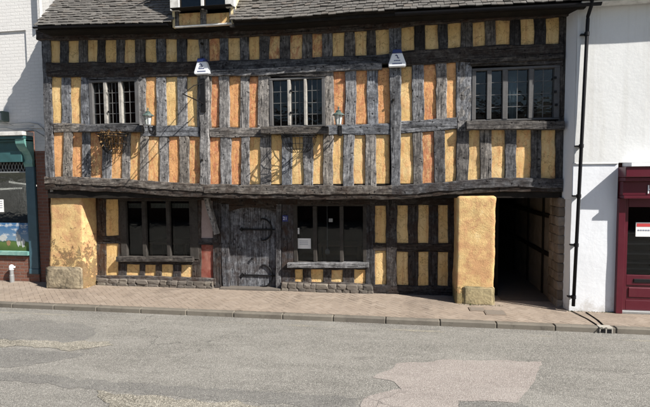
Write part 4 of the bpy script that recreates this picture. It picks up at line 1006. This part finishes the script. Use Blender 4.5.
for px, py, w, h, c in ((18.5,240,.13,.30,'w'),(8.5,243,.11,.13,'d'),(23,243,.10,.2,'w'),(3,238,.22,.15,'w')):
    x, z = P(px, py, YL); bm = B(); n = 14; prism(bm, [(x+w*.5*math.cos(2*math.pi*i/n)*(1+.25*math.sin(i*2.3)), z+h*.5*math.sin(2*math.pi*i/n)*(1+.2*math.cos(i*3.1))) for i in range(n)], YL+.001, YL+.0035); obj('printed_shape', bm, PRW if c == 'w' else CARD, ps)
q = rect(-6, 3.2, 199.5, 212, YL+.01); bm = B(); box(bm, q[0], q[1], YL+.012, YL+.016, q[2], q[3]); o = empty('shop_notice', (q[1], YL+.01, q[2]), 'white notice sheet in the teal shop window at the photo edge', 'notice'); obj('sheet', bm, PAPER, o)
bm = B()
for i in range(4): box(bm, q[1]-.16, q[1]-.03, YL+.0095, YL+.0115, q[3]-.05-i*.05, q[3]-.035-i*.05)
obj('wording', bm, INK, o)
for (p0, p1, y_, lab) in (((-30,190.5),(13,188.5),YL+1.4,'lower lit fluorescent tube inside the teal shop'),((9,182),(33,186.5),YL+1.9,'upper slanting lit fluorescent tube inside the teal shop')):
    a = P(*p0, y_); b = P(*p1, y_); bm = B(); tube(bm, [(a[0], y_, a[1]), (b[0], y_+.3, b[1])], .022, 8)
    tag(obj('fluorescent_tube', bm, TUBE), lab, 'ceiling light', 'tubes inside the teal shop')
q = rect(14, 27, 186, 204, YL+1.3); bm = B()
for i in range(7):
    x = q[0]+(q[1]-q[0])*i/6; box(bm, x-.004, x+.004, YL+1.3, YL+1.308, q[2], q[3])
for i in range(6):
    z = q[2]+(q[3]-q[2])*i/5; box(bm, q[0], q[1], YL+1.309, YL+1.317, z-.004, z+.004)
tag(obj('wire_rack', bm, GALV), 'grey wire grid rack standing inside the teal shop window', 'rack')
# sagging cables along the wall above the shopfront
for nm, pts, r in (('cable', [(-8,122),(8,124),(20,123),(30,122.5),(38,124),(43,128),(46,133)], .010), ('cable', [(-8,128),(6,127.5),(16,130),(28,129),(36,131),(44,136)], .012), ('cable', [(-8,119.5),(4,122),(14,126),(24,126.5),(34,126)], .008)):
    P3 = [(P(px, py, YL-.06)[0], YL-.06, P(px, py, YL-.06)[1]) for px, py in pts]
    lab = {.010:'upper grey cable sagging to the corner post', .012:'thick lower cable lying along the teal cornice', .008:'thin cable crossing down between the other two'}[r]
    tag(obj(nm, tube(B(), P3, r, 6), GALV, smooth=True), lab, 'cable', 'cables above the teal shopfront')
# dark green wall lamp box at the very edge
q = rect(-4, 4, 111, 121.5, YL-.15); bm = B(); box(bm, q[0], q[1], YL-.2, YL+.0, q[2], q[3], .015); o = empty('wall_box', (q[1], YL, q[2]), 'dark green box lamp on the white brick wall at the left edge', 'lamp'); obj('housing', bm, GREEN, o)
bm = B(); box(bm, q[0]+.02, q[1]-.03, YL-.205, YL-.2, q[2]+.02, q[3]-.05); obj('lens', bm, GALV, o)
# stub pipe by the stall riser
x, y = G(14.5, 281.5); y = YL-.12; bm = B(); o = empty('standpipe', (x, y, 0), 'small grey standpipe with a white cap against the brick stall riser', 'pipe')
lathe(bm, x, y, [(.05, 0), (.05, .17), (.042, .18), (.042, .30)]); obj('pipe_base', bm, GALV, o, smooth=False)
bm = B(); lathe(bm, x, y, [(.052, .30), (.055, .36), (.045, .40), (.02, .42)]); box(bm, x, x+.09, y-.02, y+.02, .345, .385, .004); obj('cap', bm, WHITE, o)

# ================================================================== THINGS FIXED TO THE HOUSE
def alarm(px, py, label, s=1.0):
    Y = YJ-.06; x, z = P(px, py, Y); o = empty('alarm_box', (x, Y, z), label, 'alarm box', 'alarm boxes on the upper wall')
    W, w, h = .168*s, .085*s, .145*s
    bm = B(); prism(bm, [(x-W, z-h*.72), (x-W*.93, z-h), (x+W*.93, z-h), (x+W, z-h*.72), (x+w, z+h*.86), (x-w, z+h*.86)], Y-.07, Y+.06)
    bmesh.ops.bevel(bm, geom=bm.edges[:], offset=.012, segments=2, affect='EDGES'); obj('cover', bm, WHITE, o)
    bm = B(); prism(bm, [(x-w*1.12, z+h*.66), (x+w*1.12, z+h*.66), (x+w*.9, z+h*1.16), (x-w*.9, z+h*1.16)], Y-.085, Y+.06); bmesh.ops.bevel(bm, geom=bm.edges[:], offset=.008, segments=1, affect='EDGES'); obj('beacon', bm, BLUE, o)
    bm = B(); f = Y-.0735
    tube(bm, [(x-.035, f, z+.055), (x-.01, f, z+.065), (x+.01, f, z+.04), (x+.005, f, z+.015), (x+.035, f, z+.005)], .009, 5); obj('emblem', bm, BLUE, o)
    for j, (n_, zz) in enumerate(((4, -.035), (6, -.09))):
        bm = B()
        for i in range(n_): box(bm, x-.03*n_/2+.03*i+.004, x-.03*n_/2+.03*i+.026, f, f+.003, z+zz-.009, z+zz+.009)
        obj('printed_line', bm, BLUE, o)
alarm(202.8, 67.5, 'white and blue alarm box on the pale post near the dormer'); alarm(397.2, 59.5, 'white and blue alarm box on the post in the middle right of the facade')
def lantern(px, py, label):
    Y = YJ-.26; x, z = P(px, py, Y); o = empty('wall_lantern', (x, Y, z), label, 'lantern', 'carriage lanterns on the upper wall')
    bm = B(); lathe(bm, x, Y, [(.018, .0+z-.13), (.055, z-.12), (.062, z-.10), (.05, z-.09)], 6); obj('base', bm, GALV, o)
    bm = B(); lathe(bm, x, Y, [(.050, z-.09), (.075, z+.07)], 6); obj('glass', bm, simple('frosted_lamp_glass', (.62, .62, .58), .3), o)
    bm = B()
    for i in range(6):
        t = 2*math.pi*i/6; tube(bm, [(x+.052*math.cos(t), Y+.052*math.sin(t), z-.09), (x+.078*math.cos(t), Y+.078*math.sin(t), z+.07)], .006, 5)
    obj('cage', bm, GREEN, o)
    bm = B(); lathe(bm, x, Y, [(.118, z+.07), (.112, z+.085), (.06, z+.12), (.045, z+.14), (.055, z+.15), (.012, z+.175), (.014, z+.20), (.018, z+.215), (.004, z+.24)], 12); obj('cap', bm, GREEN, o)
    bm = B(); pts = [(x, Y, z-.13), (x, Y+.005, z-.20), (x+.0, Y+.06, z-.27), (x, Y+.15, z-.28), (x, Y+.21, z-.22), (x, YJ-.02, z-.20)]
    tube(bm, pts, .014, 6); pts = [(x, Y+.10+.05*math.cos(t), z-.19+.05*math.sin(t)) for t in [i*.7 for i in range(9)]]; tube(bm, pts, .010, 6)
    box(bm, x-.035, x+.035, YJ-.03, YJ+.0, z-.30, z-.10, .006); obj('bracket', bm, BLACK, o)
lantern(148.2, 119.5, 'small green capped carriage lantern right of the left upper window'); lantern(338.5, 119, 'small green capped carriage lantern right of the middle upper window')
# hay-rack baskets
def rack(px0, px1, pt, pb, label, full, depth=.26):
    x0, z1_ = P(px0, pt, YJ-.1); x1, _ = P(px1, pt, YJ-.1); z0_ = P((px0+px1)/2, pb, YJ-.1)[1]; cx = (x0+x1)/2
    o = empty('hayrack_basket', (cx, YJ, z0_), label, 'basket', 'wall baskets under the upper windows')
    W = (x1-x0)/2; H_ = z1_-z0_; bm = B(); yb = YJ-.07
    def rim(v):     # v 0 top .. 1 bottom
        s = math.sqrt(max(0, 1-v*v)) if v < 1 else 0
        return [(cx+W*(.25+.75*s)*math.cos(t), yb-depth*(.15+.85*s)*math.sin(t), z1_-H_*v) for t in [math.pi*i/12 for i in range(13)]]
    rs = [rim(v) for v in (0, .12, .5, .8, .97)]
    for i in (0, 1, 2, 3, 4): tube(bm, rs[i], .009 if i < 2 else .006, 5)
    for i in range(13): tube(bm, [r[i] for r in rs], .006, 5)
    for i in (0, 12): tube(bm, [rs[0][i], (rs[0][i][0], YJ-.03, rs[0][i][2])], .009, 5)
    tube(bm, [(x0, yb, z1_), (x1, yb, z1_)], .010, 5)
    for s in (-1, 1): # support brackets standing off the wall
        tube(bm, [(cx+s*W*.8, YJ-.01, z1_-.02), (cx+s*W*.8, yb-depth*.95, z1_+.0)], .009, 5)
    obj('frame', bm, BLACK, o)
    if full:
        bm = B(); bd = B()
        for i in range(520):
            t = random.uniform(0, math.pi); v = random.betavariate(1.1, 1.6)*.9; rr = random.uniform(.2, 1.05); s = math.sqrt(1-v*v)
            p = Vector((cx+W*s*rr*math.cos(t)*.9, yb-depth*s*rr*math.sin(t), z1_+.05-H_*v)); d = Vector((random.gauss(0, .6), random.gauss(-.3, .5), random.gauss(.05, .7))).normalized(); L = random.uniform(.04, .13)
            if i % 2: tube(bd, [p, p+d*L*.5+Vector((0, 0, .01)), p+d*L], [.004, .003, .001], 4)
            else:
                e = d.cross(Vector((random.random(), random.random(), random.random()))).normalized()*random.uniform(.01, .022); f = [bm.verts.new(q_) for q_ in (p, p+d*L*.4+e, p+d*L*.8, p+d*L*.4-e)]; bm.faces.new(f)
        obj('dry_stems', bd, DRY, o); obj('dead_leaves', bm, DRYL, o)
    return o
rack(99.5, 126.5, 134.5, 154, 'black iron wall basket full of dead brown plants under the left window', True)
rack(281.5, 316, 136, 153, 'empty black iron wall basket under the middle upper window', False, .36)
# iron sign bracket on the pale post
x0, z0_ = P(203.5, 96, YJ-.05); o = empty('sign_bracket', (x0, YJ-.05, z0_), 'bare black iron sign bracket projecting from the pale post', 'bracket')
q = rect(201.2, 205.2, 79, 112, YJ-.05); bm = B(); box(bm, q[0], q[1], YJ-.075, YJ-.045, q[2], q[3], .004); obj('wall_plate', bm, BLACK, o)
bm = B(); zt_ = q[2]+.16; bm_ = bm
tube(bm, [(x0, YJ-.06, zt_), (x0-.02, YJ-.5, zt_+.04), (x0-.03, YJ-.92, zt_+.06)], .011, 6)
tube(bm, [(x0, YJ-.06, q[3]-.08), (x0-.015, YJ-.45, zt_+.3), (x0-.03, YJ-.88, zt_+.07)], .008, 6); obj('arm', bm, BLACK, o)
# number plate
q = rect(282.6, 288.0, 215.3, 221.4, YG-.01); o = empty('number_plate', ((q[0]+q[1])/2, YG-.02, q[2]), 'small blue house number plate reading 21 right of the door', 'sign')
bm = B(); box(bm, q[0], q[1], YG-.035, YG-.015, q[2], q[3], .003); obj('plate', bm, SIGNBLUE, o)
text('21', .095, ((q[0]+q[1])/2, YG-.037, (q[2]+q[3])/2), WHITE, 'numerals', o, .002)
# papers in the right-hand ground-floor window
yy = YG+.052
for nm, q4, lab, lines in (('window_notice', (296.8,310.8,238.5,248.5), 'larger white paper notice in the left pane right of the door', 3), ('window_notice', (295.8,299.3,228,234), 'tiny white card just above the larger window notice', 1), ('window_notice', (328.8,332.6,218.5,222), 'small pale card high in the middle pane right of the door', 0)):
    q = rect(*q4, yy); o = empty(nm, ((q[0]+q[1])/2, yy, q[2]), lab, 'notice'); bm = B(); box(bm, q[0], q[1], yy, yy+.003, q[2], q[3]); obj('sheet', bm, PAPER if lines else GALV, o)
    if lines:
        bm = B(); w = q[1]-q[0]
        for i in range(lines):
            z = q[3]-(q[3]-q[2])*(.25+.5*i/max(1, lines)); box(bm, q[0]+w*.2, q[1]-w*.2, yy-.002, yy-.0005, z-.005, z+.005)
        obj('wording', bm, INK, o)
# a few dim things inside the ground-floor rooms
def tbl(cx, y, label):
    o = empty('table', (cx, y, .12), label, 'table'); bm = B(); box(bm, cx-.5, cx+.5, y-.35, y+.35, .86, .9, .005); obj('table_top', bm, CARD, o)
    for a in (-.44, .44):
        for b in (-.3, .3): bm = B(); box(bm, cx+a-.03, cx+a+.03, y+b-.03, y+b+.03, .12, .858); obj('leg', bm, CARD, o)
tbl(gx(155), YG+.9, 'dim wooden table inside the window left of the door'); tbl(gx(335), YG+1.0, 'dim wooden table inside the window right of the door')
for (a, b, lab) in ((128.5,142.5,'pale slatted strip imitating a reflection atop the left pane of the window left of the door'),(151,166.5,'pale slatted strip imitating a reflection atop the middle pane of the window left of the door'),(172,189.5,'pale slatted strip imitating a reflection atop the right pane of the window left of the door')):  # pale slats added behind the pane tops to imitate reflected windows
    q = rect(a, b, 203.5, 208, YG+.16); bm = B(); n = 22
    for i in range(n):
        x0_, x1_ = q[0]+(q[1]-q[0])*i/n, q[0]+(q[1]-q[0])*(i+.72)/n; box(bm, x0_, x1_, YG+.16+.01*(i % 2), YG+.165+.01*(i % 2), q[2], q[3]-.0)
    box(bm, q[0], q[1], YG+.15, YG+.159, q[3]-.012, q[3]); tag(obj('reflection_strip', bm, simple('pale_reflection', (.5, .52, .47))), lab, 'painted reflection', 'painted reflections in the left ground-floor window')
x, z = P(327.3, 235, YG+.4); bm = B(); tube(bm, [(x, YG+.4, z-.3), (x, YG+.4, zc_-.05)], .008, 6); lathe(bm, x, YG+.4, [(.02, z-.3), (.05, z-.34), (.055, z-.40), (.02, z-.44)]); tag(obj('pendant_lamp', bm, simple('pale_pendant', (.5, .5, .5))), 'thin pale pendant lamp hanging inside the window right of the door', 'lamp')

# ================================================================== GROUND
def struct(o): o['kind'] = 'structure'; return o
kerbY = 8.02
# road sheet, out to the horizon
bm = B(); nx = 1; A = [bm.verts.new(v) for v in ((-260, -260, ROADZ), (260, -260, ROADZ), (260, kerbY+.05, ROADZ), (-260, kerbY+.05, ROADZ))]; bm.faces.new(A)
struct(obj('road', bm, ASPH, up=True, recentre=False))
bm = B(); A = [bm.verts.new(v) for v in ((-260, kerbY+.06, -.03), (260, kerbY+.06, -.03), (260, 300, -.03), (-260, 300, -.03))]; bm.faces.new(A)
struct(obj('ground', bm, simple('bare_earth', (.12, .10, .08), .95, .3, 3), up=True, recentre=False))
# kerb stones
bm = B(); x = -14.0; KH = .0
while x < 12:
    w = .915 if abs(x) > .1 else .5
    dz = random.uniform(-.004, .004)
    gx0, gx1 = P(601,330,8.0)[0], P(611,330,8.0)[0]
    box(bm, x+.004, x+w-.004, kerbY-.0+random.uniform(-.003, .003), kerbY+.13, ROADZ-.1, .004+dz, .014); x += w
struct(obj('kerb', bm, KERBM, recentre=False))
# block paving, herringbone at 45 degrees
bm = B(); L, W = .2, .1; c45 = math.cos(RAD(45))
y0_, y1_ = kerbY+.13, 10.4; ang = RAD(45)
n = 0
def inb(u, v):
    x = u*math.cos(ang)-v*math.sin(ang); y = u*math.sin(ang)+v*math.cos(ang); return x, y
for i in range(-190, 190):
    for j in range(-190, 190):
        # unit of the herringbone lattice: translation vectors (W, W) and (2W, -2W)
        u, v = i*W+j*2*W, i*W-j*2*W
        if abs(u) > 19 or abs(v) > 19: continue
        for (a, b, c, d) in ((u, v, u+L, v+W), (u+L, v-W, u+L+W, v+W)):
            cx, cy = inb((a+c)/2, (b+d)/2); cx -= 0
            if -13 < cx < 9 and y0_-.15 < cy < y1_:
                g_ = .0022; z = random.uniform(-.0008, .001)+nz((cx, cy, 0), 1.1, 4)*.008
                vs = [(a+g_, b+g_), (c-g_, b+g_), (c-g_, d-g_), (a+g_, d-g_)]; tl = random.uniform(-.0006, .0006)
                top = []
                for k0, (p, q_) in enumerate(vs):
                    X, Y_ = inb(p, q_); top.append(bm.verts.new((X, Y_, z+(tl if k0 % 2 else -tl))))
                bot = [bm.verts.new((t.co.x+(t.co.x-cx)*.03, t.co.y+(t.co.y-cy)*.03, z-.012)) for t in top]
                bm.faces.new(top)
                for k0 in range(4): bm.faces.new((bot[k0], bot[(k0+1) % 4], top[(k0+1) % 4], top[k0]))
bmesh.ops.bisect_plane(bm, geom=bm.verts[:]+bm.edges[:]+bm.faces[:], plane_co=(0, y0_+.002, 0), plane_no=(0, -1, 0), clear_outer=True)
struct(obj('pavement', bm, PAVER, recentre=False))
bm = B(); A = [bm.verts.new(v) for v in ((-30, kerbY+.125, -.006), (30, kerbY+.125, -.006), (30, 10.6, -.006), (-30, 10.6, -.006))]; bm.faces.new(A)
struct(obj('pavement_bed', bm, JOINT, up=True, recentre=False))
bm = B(); A = [bm.verts.new(v) for v in ((xq, YJ+.3, .010), (xw, YJ+.3, .010), (xw, 15.6, .010), (xq, 15.6, .010))]; bm.faces.new(A); obj('passage_floor', bm, simple('dark_passage_paving', (.10, .085, .07), .9, .3, 10, .4), house, up=True)
# flat patch sheets on the road
def wobble(pts, n=10, amp=.03, sd=1.0):
    out = []
    for i, a in enumerate(pts):
        b = pts[(i+1) % len(pts)]; L = math.hypot(b[0]-a[0], b[1]-a[1]); k = max(2, int(L/.07))
        for t in range(k):
            u = t/k; x, y = a[0]+(b[0]-a[0])*u, a[1]+(b[1]-a[1])*u
            out.append((x+nz((x, y, 0), 3, sd)*amp*1.6+nz((x, y, 0), 11, sd)*amp, y+nz((y, x, 3), 3, sd)*amp*1.6+nz((y, x, 3), 11, sd)*amp))
    return out
def patch(name, pxs, m, z, amp=.03, sd=1.0):
    pts = wobble([G(px, py, ROADZ) for px, py in pxs], amp=amp, sd=sd)
    bm = B(); vs = [bm.verts.new((x, y, ROADZ+z)) for x, y in pts]; f = bm.faces.new(vs)
    if f.normal.z < 0 or sum(pts[i][0]*pts[(i+1) % len(pts)][1]-pts[(i+1) % len(pts)][0]*pts[i][1] for i in range(len(pts))) < 0: bmesh.ops.reverse_faces(bm, faces=[f])
    bmesh.ops.triangulate(bm, faces=[f])
    return struct(obj(name, bm, m, recentre=False, up=True))
patch('road_patch', [(372,378),(398,364),(448,360),(543,361.5),(536,376),(520,403),(458,401),(455,430),(352,430),(362,398),(402,388),(396,382)], ASPH_P, .005, .03, 2)
patch('road_strip', [(-60,366),(0,371),(90,380),(180,386),(260,391),(340,396),(362,399),(352,424),(300,407),(200,399),(110,391),(40,384),(-60,377)], ASPH_D, .003, .05, 5)
patch('road_strip', [(-60,350),(10,348),(70,352),(84,354),(60,361),(20,366),(-60,364)], ASPH_D, .003, .05, 8)
patch('road_strip', [(-60,322),(40,320),(84,324),(100,334),(80,343),(30,340),(-60,338)], ASPH_D, .003, .08, 12)
patch('road_strip', [(455,430),(460,402),(520,404),(580,420),(590,440)], ASPH_D, .003, .03, 14)
patch('worn_edge', [(-60,338),(0,339.5),(60,342),(110,341),(112,346),(70,351),(10,347),(-60,348)], ASPH_L, .006, .07, 21)
patch('worn_edge', [(96,391.5),(160,398),(230,402.5),(300,410),(345,424),(330,440),(200,432),(110,408)], ASPH_L, .006, .06, 23)
# worn yellow line beside the kerb
m_, nt0 = mat('worn_yellow_paint'); k = N(nt0); v = k.coords(rand=False)
p = k.n('ShaderNodeBsdfPrincipled', ins={'Base Color': k.mix(k.noise(v, 30, 4, .6), (.40, .36, .26), (.50, .47, .38)), 'Roughness': .8}); t = k.n('ShaderNodeBsdfTransparent')
f = k.ramp(k.math('ADD', k.math('MULTIPLY', k.noise(v, 38, 5, .75), .6), k.math('MULTIPLY', k.noise(v, 1.0, 3, .6), .4)), [(.52, 0.0), (.60, .6)])
mx = k.n('ShaderNodeMixShader', ins={0: f}); nt0.links.new(t.outputs[0], mx.inputs[1]); nt0.links.new(p.outputs[0], mx.inputs[2]); nt0.links.new(mx.outputs[0], k.n('ShaderNodeOutputMaterial').inputs[0])
bm = B()
for y in (kerbY-.34,): A = [bm.verts.new(v_) for v_ in ((-40, y, ROADZ+.004), (30, y, ROADZ+.004), (30, y+.09, ROADZ+.004), (-40, y+.09, ROADZ+.004))]; bm.faces.new(A)
struct(obj('yellow_line', bm, m_, up=True, recentre=False))
# kerb drain outlet
xg, zg = P(606, 333, kerbY-.01); o = empty('kerb_drain', (xg, kerbY, ROADZ), 'pale framed drain outlet with two black slots set in the kerb', 'drain')
bm = B(); y = kerbY-.015
for q in ((xg-.10, xg-.08, ROADZ, .006), (xg+.08, xg+.10, ROADZ, .006), (xg-.010, xg+.010, ROADZ, .0), ): box(bm, q[0], q[1], y, y+.08, q[2], q[3], .003)
box(bm, xg-.10, xg+.10, y-.002, y+.13, -.018, .010, .003); obj('frame', bm, simple('pale_concrete', (.34, .32, .28)), o)
bm = B(); box(bm, xg-.079, xg+.079, y+.004, y+.02, ROADZ+.01, -.02); obj('slot', bm, BLACK, o)
# narrow gullies from the wall to the kerb
for (a, b, lab) in (((571,311),(603,329),'dark narrow drain channel from the black downpipe to the kerb'),((586,312.5),(607,329),'short dark drain channel right of the longer one')):
    A, B_ = Vector(G(*a)), Vector(G(*b)); d = (B_-A).normalized(); n_ = Vector((-d.y, d.x))*.013
    bm = B(); mid = (A+B_)/2+n_*2.2
    pts = [A, mid, B_]; L_r = []
    for i, p_ in enumerate(pts): L_r.append((bm.verts.new((p_.x+n_.x, p_.y+n_.y, .0085)), bm.verts.new((p_.x-n_.x, p_.y-n_.y, .0085))))
    for q, w in zip(L_r, L_r[1:]): bm.faces.new((q[0], q[1], w[1], w[0]))
    bmesh.ops.solidify(bm, geom=bm.faces[:], thickness=.006); tag(obj('drain_channel', bm, simple('dark_channel', (.13, .105, .085))), lab, 'drain channel', 'drain channels across the pavement')
# small covers in the paving
for q4, lab in (((470,484,308,311),'small worn cover at the foot of the mottled pier'),((486,504,311,315),'larger worn cover nearer the kerb in front of the passage')):
    a = G(q4[0], q4[3]); b = G(q4[1], q4[2]); bm = B(); box(bm, a[0], b[0], a[1], b[1], -.01, .012, .003); o = empty('cover', (a[0], a[1], 0), lab, 'cover'); obj('frame', bm, JOINT, o)
    bm = B(); box(bm, a[0]+.02, b[0]-.02, a[1]+.02, b[1]-.02, .0125, .0155, .001); obj('lid', bm, simple('worn_cover_concrete', (.17, .145, .12), .85), o)

# weeds at the foot of the walls
WEED = simple('small_weed_leaves', (.07, .09, .03), .8, .4, 60)
bm = B()
for i in range(520):
    seg = random.choice([(P(96,286,YG)[0], P(213,286,YG)[0], YG-.08), (P(283,286,YG)[0], P(372,286,YG)[0], YG-.08), (P(574,300,YW)[0], P(613,300,YW)[0], YW-.02), (P(456,300,YP2)[0], P(495,300,YP2)[0], YP2-.08)])
    x = random.uniform(seg[0], seg[1]); x = x+nz((x, 0, 0), 3, 1)*.3; y = seg[2]+random.uniform(-.03, .03); h = random.uniform(.006, .03); d = random.uniform(-.015, .015)
    f = [bm.verts.new(c) for c in ((x-.004, y, 0), (x+.004, y, 0), (x+d, y-.005, h))]; bm.faces.new(f)
o = obj('weeds', bm, WEED); o['kind'] = 'stuff'; o['label'] = 'sparse tiny weeds along the foot of the walls'; o['category'] = 'weeds'

# grit, leaf scraps and small stones gathered along the kerb and wall foot
bm = B()
for i in range(1500):
    if i < 1100: x = random.uniform(-12, 6); y = kerbY-abs(random.gauss(0, .07))-.004; z = ROADZ+.004
    else: x = random.uniform(-8.8, 4.5); y = random.uniform(kerbY+.15, 9.1); z = .004
    if nz((x, 0, 0), .9, 31) < -.15 and i < 1100: continue
    r_ = random.uniform(.002, .006); vs = [bm.verts.new((x+r_*random.uniform(.6, 1.5)*math.cos(t), y+r_*random.uniform(.6, 1.5)*math.sin(t), z)) for t in (0, 2.1, 4.2)]; ap = bm.verts.new((x, y, z+r_*.9)); bm.faces.new(vs[::-1])
    for j in range(3): bm.faces.new((vs[j], vs[(j+1) % 3], ap))
o = obj('grit', bm, island('loose_grit', [(.05, .04, .03), (.25, .22, .18), (.12, .085, .05), (.35, .32, .28)]), recentre=False); o['kind'] = 'stuff'; o['label'] = 'loose grit and leaf scraps along the kerb foot'; o['category'] = 'grit'

# ================================================================== THE OTHER SIDE OF THE STREET (unseen houses, added for the windows to reflect)
for (x0, x1, h, lab) in ((-19.5, -9.0, 7.4, 'plain brick house across the street, mirrored in the left windows'), (-8.9, 0.4, 4.7, 'plain low brick house across the street, mirrored in the middle windows'), (0.5, 12.5, 4.9, 'long low brick house across the street, mirrored in the right windows')):
    yf = -5.2; o = empty('brick_house', ((x0+x1)/2, yf, 0), lab, 'house', 'brick houses across the street')
    rs_ = 1.3 if h < 6 else 2.2
    nw = 4; ww = (x1-x0)/nw; hl = []
    for i in range(nw):
        cx = x0+ww*(i+.5); hl += [(cx-.5, cx+.5, 1.0, 2.3), (cx-.5, cx+.5, 3.2 if h < 6 else 3.9, 4.3 if h < 6 else 5.2)]
    backing(yf-.3, yf, x0, x1, 0, h, hl, o, RBRICK, 'front_wall')
    bm = B(); box(bm, x0, x1, yf-7, yf-6.8, 0, h); box(bm, x0, x0+.2, yf-6.8, yf-.31, 0, h); box(bm, x1-.2, x1, yf-6.8, yf-.31, 0, h); obj('rear_walls', bm, RBRICK, o)
    for q in hl:
        wn = empty_part('window', ((q[0]+q[1])/2, yf, q[2]), o)
        bm = B(); t = .06
        for b_ in ((q[0], q[0]+t, q[2], q[3]), (q[1]-t, q[1], q[2], q[3]), (q[0]+t, q[1]-t, q[2], q[2]+t), (q[0]+t, q[1]-t, q[3]-t, q[3]), (q[0]+t, q[1]-t, (q[2]+q[3])/2-.03, (q[2]+q[3])/2+.03)): box(bm, b_[0], b_[1], yf-.14, yf-.08, b_[2], b_[3])
        obj('frame', bm, WHITED, wn); bm = B(); box(bm, q[0]+t, q[1]-t, yf-.12, yf-.11, q[2]+t, q[3]-t); obj('pane', bm, ROOMM, wn)
    bm = B()
    for A in ([(x0-.1, yf+.25, h), (x1+.0, yf+.25, h), (x1+.0, yf-3.4, h+rs_), (x0-.1, yf-3.4, h+rs_)], [(x0-.1, yf-7.2, h), (x1, yf-7.2, h), (x1, yf-3.41, h+rs_), (x0-.1, yf-3.41, h+rs_)]): bm.faces.new([bm.verts.new(v) for v in A])
    bmesh.ops.solidify(bm, geom=bm.faces[:], thickness=.08); obj('roof', bm, TILE, o)

# ------------------------------------------------------------------ camera, light, world
cam = bpy.data.cameras.new('camera'); co = bpy.data.objects.new('camera', cam); COL.objects.link(co); S.camera = co
cam.sensor_width = 36; cam.sensor_fit = 'HORIZONTAL'; cam.lens = 36*FPX/650; cam.clip_end = 1000; cam.clip_start = .05
M = Matrix((R_, U_, -FW)).transposed().to_4x4(); M.translation = (0, 0, CH); co.matrix_world = M
sv = Vector((2.1, -1.0, 2.0)).normalized()
sun = bpy.data.lights.new('sun', 'SUN'); sun.energy = 5.0; sun.angle = RAD(.53); sun.color = (1, .95, .88)
so = bpy.data.objects.new('sun', sun); COL.objects.link(so); so.rotation_euler = sv.to_track_quat('Z', 'Y').to_euler(); so.location = (8, -4, 12)
w = bpy.data.worlds.new('World'); S.world = w; w.use_nodes = True; nt = w.node_tree
sky = nt.nodes.new('ShaderNodeTexSky'); sky.sky_type = 'NISHITA'; sky.sun_disc = False
sky.sun_elevation = math.asin(sv.z); sky.sun_rotation = math.atan2(sv.x, sv.y)
bg = nt.nodes['Background']; nt.links.new(sky.outputs[0], bg.inputs[0]); bg.inputs[1].default_value = .062
S.view_settings.view_transform = 'Standard'; S.view_settings.look = 'None'; S.view_settings.exposure = .90; S.view_settings.gamma = 1; S.view_settings.use_curve_mapping = False
S.render.engine = 'CYCLES'; S.cycles.max_bounces = 8; S.cycles.transparent_max_bounces = 12
S.render.resolution_x = 1024; S.render.resolution_y = 641
